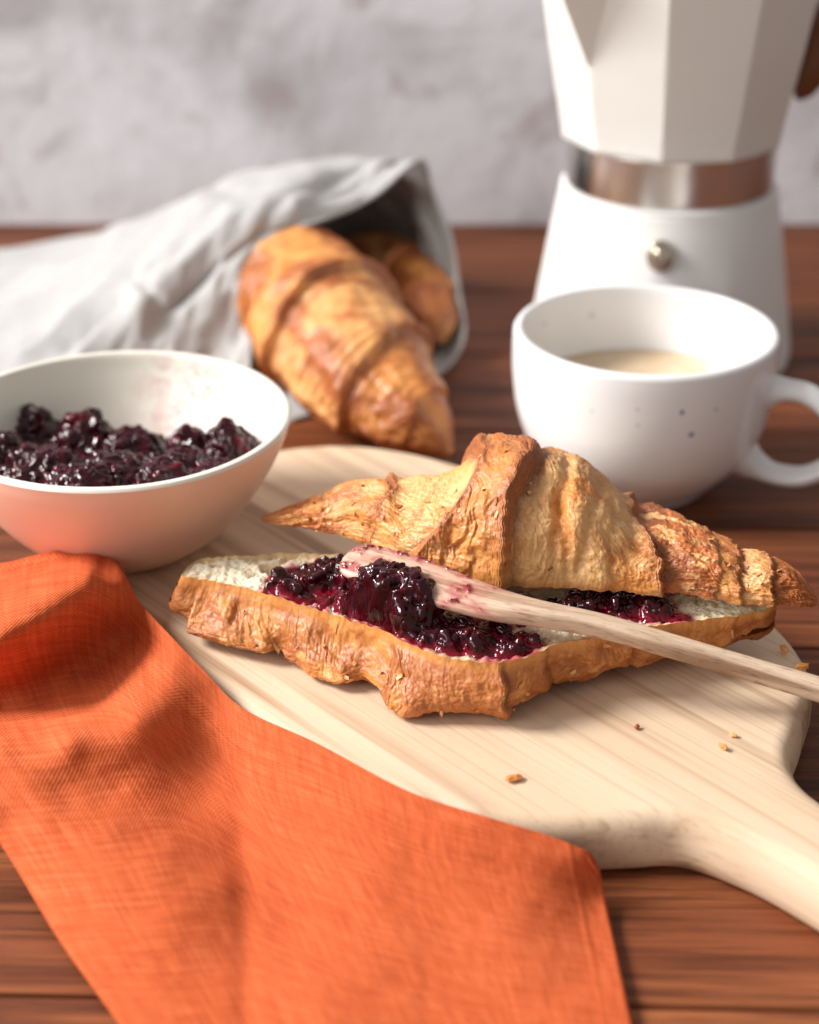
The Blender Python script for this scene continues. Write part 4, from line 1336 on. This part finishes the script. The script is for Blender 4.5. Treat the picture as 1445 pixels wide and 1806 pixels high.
def make_cup():
    global M_CUPW
    h = 0.0635
    out = [(0.0, 0.0012), (0.020, 0.0012), (0.0232, 0.0), (0.0262, 0.0006), (0.0300, 0.0050), (0.0370, 0.0120), (0.0432, 0.0205), (0.0472, 0.0320), (0.0490, 0.0450), (0.0494, 0.0560), (0.0491, h - 0.0012)]
    inn = [(0.0483, h), (0.0470, h + 0.0002), (0.0458, h - 0.0010), (0.0455, 0.053), (0.0448, 0.042), (0.0430, 0.030), (0.0385, 0.0195), (0.0300, 0.0105), (0.0180, 0.0062), (0.0, 0.0055)]
    pr = np.concatenate([smooth_profile(out, 70), smooth_profile(inn, 70)])
    V, Fc = lathe(pr, 128, tuple(CC), 0.003, 8.0)
    spots = []
    for (px, py, r, a) in ((1203, 727, 0.0013, 0.8), (1219, 766, 0.0014, 0.85), (1125, 722, 0.0011, 0.25), (1125, 750, 0.0011, 0.25), (1263, 722, 0.0012, 0.3), (1043, 556, 0.0016, 0.3), (960, 572, 0.0014, 0.3), (995, 712, 0.001, 0.2), (1045, 725, 0.0012, 0.2)):
        # cast the pixel ray on to the cup's belly
        d = FW + RT * (px - 722.5) / F - UP * (py - 903) / F
        best = None
        for k in np.linspace(0.55, 0.95, 1600):
            p = CAM + d * k
            rr = math.hypot(p[0] - CC[0], p[1] - CC[1])
            po = np.array(out)
            ro = np.interp(p[2], po[2:, 1], po[2:, 0])
            if py > 640 and rr <= ro and 0 < p[2] < h: best = p; break
            if py < 640 and p[1] > CC[1] and rr >= 0.0455 and p[2] < h: best = p; break
        if best is not None: spots.append((tuple(best), r, a))
    M_CUPW = mat_glaze('white_glaze', (0.84, 0.835, 0.84), 0.22, spots)
    t = empty('coffee_cup', (CC[0], CC[1], 0.0))
    link('cup_body', mesh_np('cup_body', V, Fc), M_CUPW, t)
    # handle: a flattened loop on the right
    ang = math.radians(-22)
    hd = np.array([math.cos(ang), math.sin(ang), 0])
    path = [(0.0455, 0.0450), (0.053, 0.0470), (0.0620, 0.0465), (0.0710, 0.0405), (0.0755, 0.0305), (0.0725, 0.0205), (0.0635, 0.0140), (0.0530, 0.0130), (0.0445, 0.0155), (0.0390, 0.0185)]
    c = catmull(np.array(path), 90)
    cp = np.array([CC[0], CC[1], 0]) + hd[None] * c[:, :1] + np.array([0, 0, 1.0])[None] * c[:, 1:]
    tg = np.gradient(cp, axis=0); tg /= np.linalg.norm(tg, axis=1, keepdims=True)
    sd_ = np.array([-hd[1], hd[0], 0])
    nn = np.cross(tg, sd_)
    k = np.linspace(0, 1, 90)
    wd = 0.0062 + 0.0030 * sstep(0.18, 0.0, k) + 0.0030 * sstep(0.80, 1.0, k); thk = 0.0036 + 0.0028 * sstep(0.15, 0.0, k) + 0.004 * sstep(0.78, 1.0, k)
    a = np.linspace(0, 2 * math.pi, 40, endpoint=False)
    Vh = cp[:, None] + sd_[None, None] * (wd[:, None] * np.cos(a))[..., None] + nn[:, None] * (thk[:, None] * np.sin(a))[..., None]
    link('cup_handle', mesh_np('cup_handle', Vh, grid_faces(90, 40, True)), M_CUPW, t)
    tag(t, 'wide white glazed coffee cup with a loop handle and faint blue speckles', 'cup')
    # coffee
    pr = [(0.0440, 0.0378), (0.0436, 0.0372), (0.042, 0.0370), (0.02, 0.0370), (0.0, 0.0370)]
    V, Fc = lathe(pr, 96, tuple(CC))
    M = Mat('milky_coffee')
    v = M.coords('Object')
    M.color(M.ramp(M.noise(v, 60, 4, 0.6, 0.8), [(0.3, (0.60, 0.43, 0.27)), (0.6, (0.70, 0.54, 0.37)), (0.8, (0.76, 0.63, 0.47))]))
    M.set(Roughness=0.2, Subsurface_Weight=0.3, Subsurface_Scale=0.003)
    o = link('coffee', mesh_np('coffee', V, Fc), M.m)
    tag(o, 'pale milky coffee half filling the white cup', 'coffee')


make_cup()

# ------------------------------------------------------------------ moka pot
MC = np.array([0.1195, 0.1920])


def make_moka():
    t = empty('moka_pot', (MC[0], MC[1], 0))
    enamel = mat_plain('cream_enamel', (0.82, 0.80, 0.76), 0.38, 0, 0.03, 60)
    enamel_b = mat_plain('white_enamel', (0.84, 0.83, 0.81), 0.36, 0, 0.03, 60)
    steel = mat_plain('polished_steel', (0.68, 0.66, 0.64), 0.24, 1.0)
    wood = mat_plain('brown_wood', (0.20, 0.075, 0.028), 0.4, 0, 0.1, 40)
    # boiler: a round cone with faint facets
    pr = smooth_profile([(0.0, 0.0), (0.050, 0.0), (0.0590, 0.0012), (0.0612, 0.0045), (0.0602, 0.012), (0.0570, 0.030), (0.0530, 0.050), (0.0497, 0.0640), (0.0483, 0.0685), (0.0440, 0.0700), (0.0, 0.0700)], 80)
    a = np.linspace(0, 2 * math.pi, 160, endpoint=False)
    rot = math.radians(-102.5)
    oc = np.cos(math.pi / 10) / np.cos(((a - rot) % (math.pi / 5)) - math.pi / 10)
    k = 0.45
    k = (0.40 * sstep(0.074, 0.030, pr[:, 1:]))
    rad = 1 + (oc - 1)[None] * k + (1 - np.cos(math.pi / 10)) * 0.5 * k
    V = np.stack([MC[0] + pr[:, :1] * rad * np.cos(a), MC[1] + pr[:, :1] * rad * np.sin(a), pr[:, 1:] + 0 * a], -1)
    link('boiler', mesh_np('boiler', V, grid_faces(len(pr), 160, True)[:, ::-1]), enamel_b, t)
    # steel collar
    V, Fc = lathe(smooth_profile([(0.040, 0.0700), (0.0455, 0.0701), (0.0464, 0.0706), (0.0465, 0.0740), (0.0465, 0.0860), (0.0465, 0.0890), (0.0464, 0.0908), (0.0440, 0.0913), (0.030, 0.0913)], 40), 128, tuple(MC))
    link('collar_ring', mesh_np('collar_ring', V, Fc), steel, t)
    # jug: eight flat sides, bevelled edges
    prj = [(0.030, 0.0908), (0.0490, 0.0908), (0.0499, 0.0925), (0.0504, 0.0968), (0.0516, 0.1040), (0.0568, 0.1300), (0.0610, 0.1560), (0.0650, 0.1820), (0.0655, 0.1850), (0.062, 0.1855)]
    bm = bmesh.new()
    rings = []
    for r, z in prj:
        rings.append([bm.verts.new((MC[0] + r * math.cos(rot + i * math.pi / 5), MC[1] + r * math.sin(rot + i * math.pi / 5), z)) for i in range(10)])
    for q in range(len(prj) - 1):
        for i in range(10):
            j = (i + 1) % 10
            bm.faces.new((rings[q][i], rings[q][j], rings[q + 1][j], rings[q + 1][i]))
    bm.faces.new(rings[0][::-1]); bm.faces.new(rings[-1])
    ed = [e for e in bm.edges if abs(e.verts[0].co.z - e.verts[1].co.z) > 0.0005]
    ed = [e for e in ed if all(v.co.z > 0.0914 for v in e.verts)]
    bmesh.ops.bevel(bm, geom=ed, offset=0.0012, segments=2, affect='EDGES', profile=0.5)
    jug = from_bm('jug', bm, False)
    link('jug', jug, enamel, t)
    # spout: a three-sided beak on the left front edge
    sa = rot - math.pi / 5
    def J(r, z, da=0.0): return Vector((MC[0] + r * math.cos(sa + da), MC[1] + r * math.sin(sa + da), z))
    def jr(z): return np.interp(z, [0.104, 0.130, 0.156, 0.182], [0.0525, 0.0568, 0.0610, 0.0650])
    zs = [0.1285, 0.140, 0.152, 0.164, 0.176, 0.186]
    bm = bmesh.new()
    L, R, M_ = [], [], []
    for z in zs:
        k = (z - zs[0]) / (zs[-1] - zs[0])
        r = float(jr(z))
        da = 0.02 + 0.34 * k
        rl = r * math.cos(math.pi / 10) / math.cos(math.pi / 10 - da)
        L.append(bm.verts.new(J(rl - 0.0005, z, -da))); R.append(bm.verts.new(J(rl - 0.0005, z, da))); M_.append(bm.verts.new(J(r + 0.0006 + 0.024 * k, z)))
    for i in range(len(zs) - 1):
        bm.faces.new((L[i], M_[i], M_[i + 1], L[i + 1])); bm.faces.new((M_[i], R[i], R[i + 1], M_[i + 1])); bm.faces.new((R[i], L[i], L[i + 1], R[i + 1]))
    bm.faces.new((L[-1], M_[-1], R[-1])); bm.faces.new((L[0], R[0], M_[0]))
    bmesh.ops.recalc_face_normals(bm, faces=bm.faces[:])
    link('spout', from_bm('spout', bm, False), enamel, t)
    # lid with knob
    bm = bmesh.new()
    prl = [(0.0660, 0.1856), (0.0665, 0.1885), (0.055, 0.1935), (0.030, 0.1985), (0.010, 0.2005)]
    rg = [[bm.verts.new((MC[0] + r * math.cos(rot + i * math.pi / 5), MC[1] + r * math.sin(rot + i * math.pi / 5), z)) for i in range(10)] for r, z in prl]
    for q in range(len(prl) - 1):
        for i in range(10):
            j = (i + 1) % 10
            bm.faces.new((rg[q][i], rg[q][j], rg[q + 1][j], rg[q + 1][i]))
    bm.faces.new(rg[0][::-1]); bm.faces.new(rg[-1])
    lid = link('lid', from_bm('lid', bm, False), enamel, t)
    V, Fc = lathe(smooth_profile([(0.0, 0.2000), (0.006, 0.2004), (0.0065, 0.206), (0.0095, 0.212), (0.0100, 0.218), (0.007, 0.222), (0.0, 0.223)], 30), 40, tuple(MC))
    kn = link('knob', mesh_np('knob', V, Fc), wood, lid)
    # handle: a tapering wooden grip on the right, hung from the top
    ha = math.radians(8)
    hd = np.array([math.cos(ha), math.sin(ha)]); hs = np.array([-hd[1], hd[0]])
    pth = np.array([(0.058, 0.176), (0.068, 0.1800), (0.077, 0.175), (0.0780, 0.162), (0.0725, 0.143), (0.0660, 0.126), (0.0600, 0.1120), (0.0565, 0.1040)])
    c = catmull(pth, 70)
    tg = np.gradient(c, axis=0); tg /= np.linalg.norm(tg, axis=1, keepdims=True)
    nn = np.stack([-tg[:, 1], tg[:, 0]], 1)
    kk = np.linspace(0, 1, 70)
    thk = np.interp(kk, [0, 0.15, 0.4, 0.7, 0.93, 1], [0.006, 0.0085, 0.0105, 0.0095, 0.0050, 0.001]); wd = np.interp(kk, [0, 0.2, 0.8, 1], [0.008, 0.009, 0.007, 0.002])
    a2 = np.linspace(0, 2 * math.pi, 32, endpoint=False)
    e = 3.0
    ca = np.sign(np.cos(a2)) * np.abs(np.cos(a2)) ** (2 / e); sa2 = np.sign(np.sin(a2)) * np.abs(np.sin(a2)) ** (2 / e)
    rr = c[:, 0][:, None] + nn[:, 0][:, None] * thk[:, None] * sa2; zz = c[:, 1][:, None] + nn[:, 1][:, None] * thk[:, None] * sa2
    oo = wd[:, None] * ca
    V = np.stack([MC[0] + hd[0] * rr + hs[0] * oo, MC[1] + hd[1] * rr + hs[1] * oo, zz], -1)
    link('handle', mesh_np('handle', V, grid_faces(70, 32, True)), wood, t)
    # safety valve on the boiler, facing the camera
    rv = float(np.interp(0.0550, [0.030, 0.050, 0.0685], [0.0570, 0.0530, 0.0485]))
    pv = smooth_profile([(0.0, 0.0085), (0.0022, 0.0084), (0.0030, 0.0076), (0.0032, 0.0048), (0.0046, 0.0044), (0.0058, 0.0036), (0.0060, 0.0), (0.0060, -0.002)], 30)
    V, Fc = lathe(pv, 40)
    ad = math.radians(-92)
    rotm = np.array(Matrix.Rotation(math.radians(78), 3, 'X'))
    V = V @ rotm.T
    V = V + np.array([MC[0] - 0.0095, MC[1] - rv + 0.0008, 0.0550])
    link('safety_valve', mesh_np('safety_valve', V, Fc), mat_plain('brass_steel', (0.62, 0.54, 0.44), 0.16, 1.0), t)
    new = np.array([0.1128, 0.1620])
    t.location = (new[0], new[1], 0)
    for ch in [o_ for o_ in bpy.data.objects if o_.parent == t or (o_.parent and o_.parent.parent == t)]:
        me_ = ch.data
        co = np.empty(len(me_.vertices) * 3, np.float32); me_.vertices.foreach_get('co', co); co = co.reshape(-1, 3).astype(float)
        co[:, :2] = (co[:, :2] - MC) * 0.965 + new
        co[:, 2] = np.where(co[:, 2] < 0.070, co[:, 2] * 1.136, co[:, 2] + 0.0095)
        me_.vertices.foreach_set('co', co.astype(np.float32).ravel()); me_.update()
        if ch.parent == t: ch.matrix_parent_inverse = Matrix.Translation(-Vector(t.location))
    tag(t, 'cream enamel moka pot with steel collar and brown handle behind the cup', 'moka pot')


make_moka()

# ------------------------------------------------------------------ crumbs on the board
def crumb(px, py, size, flat, col, label, seed, loc_z=T):
    V = ICO_V.copy()
    Vn = V * (1 + 0.55 * perlin(V[:, 0] * 1.6 + seed, V[:, 1] * 1.6, V[:, 2] * 1.6 + seed))[:, None]
    a = seed * 1.9
    Vn = Vn * np.array([size, size * 0.55, size * flat])
    R = np.array([[math.cos(a), -math.sin(a), 0], [math.sin(a), math.cos(a), 0], [0, 0, 1]])
    Vn = Vn @ R.T
    Vn[:, 2] -= Vn[:, 2].min()
    me = mesh_np('crumb', Vn, ICO_F, smooth=False, col=np.zeros((len(Vn), 3)) + col)
    o = link('pastry_flake', me, M_CRUST)
    p = P(px, py, loc_z)
    o.location = (p[0], p[1], loc_z + 0.0002)
    tag(o, label, 'crumb', 'pastry crumbs on the board')


crumb(905, 1377, 0.0026, 0.25, TAN, 'largest curled pastry flake on the board below the sliced croissant', 0.2)
crumb(1123, 1286, 0.0011, 0.6, BROWN * 1.1, 'small dark brown crumb alone on the middle of the board', 2.1)
crumb(1275, 1322, 0.0015, 0.5, GOLD, 'golden crumb on the board towards its handle', 1.1)
crumb(1293, 1300, 0.0012, 0.5, PALE * 1.1, 'tiny pale crumb beside the golden crumb near the board handle', 3.1)
crumb(1383, 1152, 0.0020, 0.6, GOLD, 'golden crumb on the board under the pointed end of the croissant', 4.3)
crumb(1414, 1183, 0.0021, 0.6, GOLD * 1.05, 'golden crumb on the board edge behind the knife handle', 5.1)
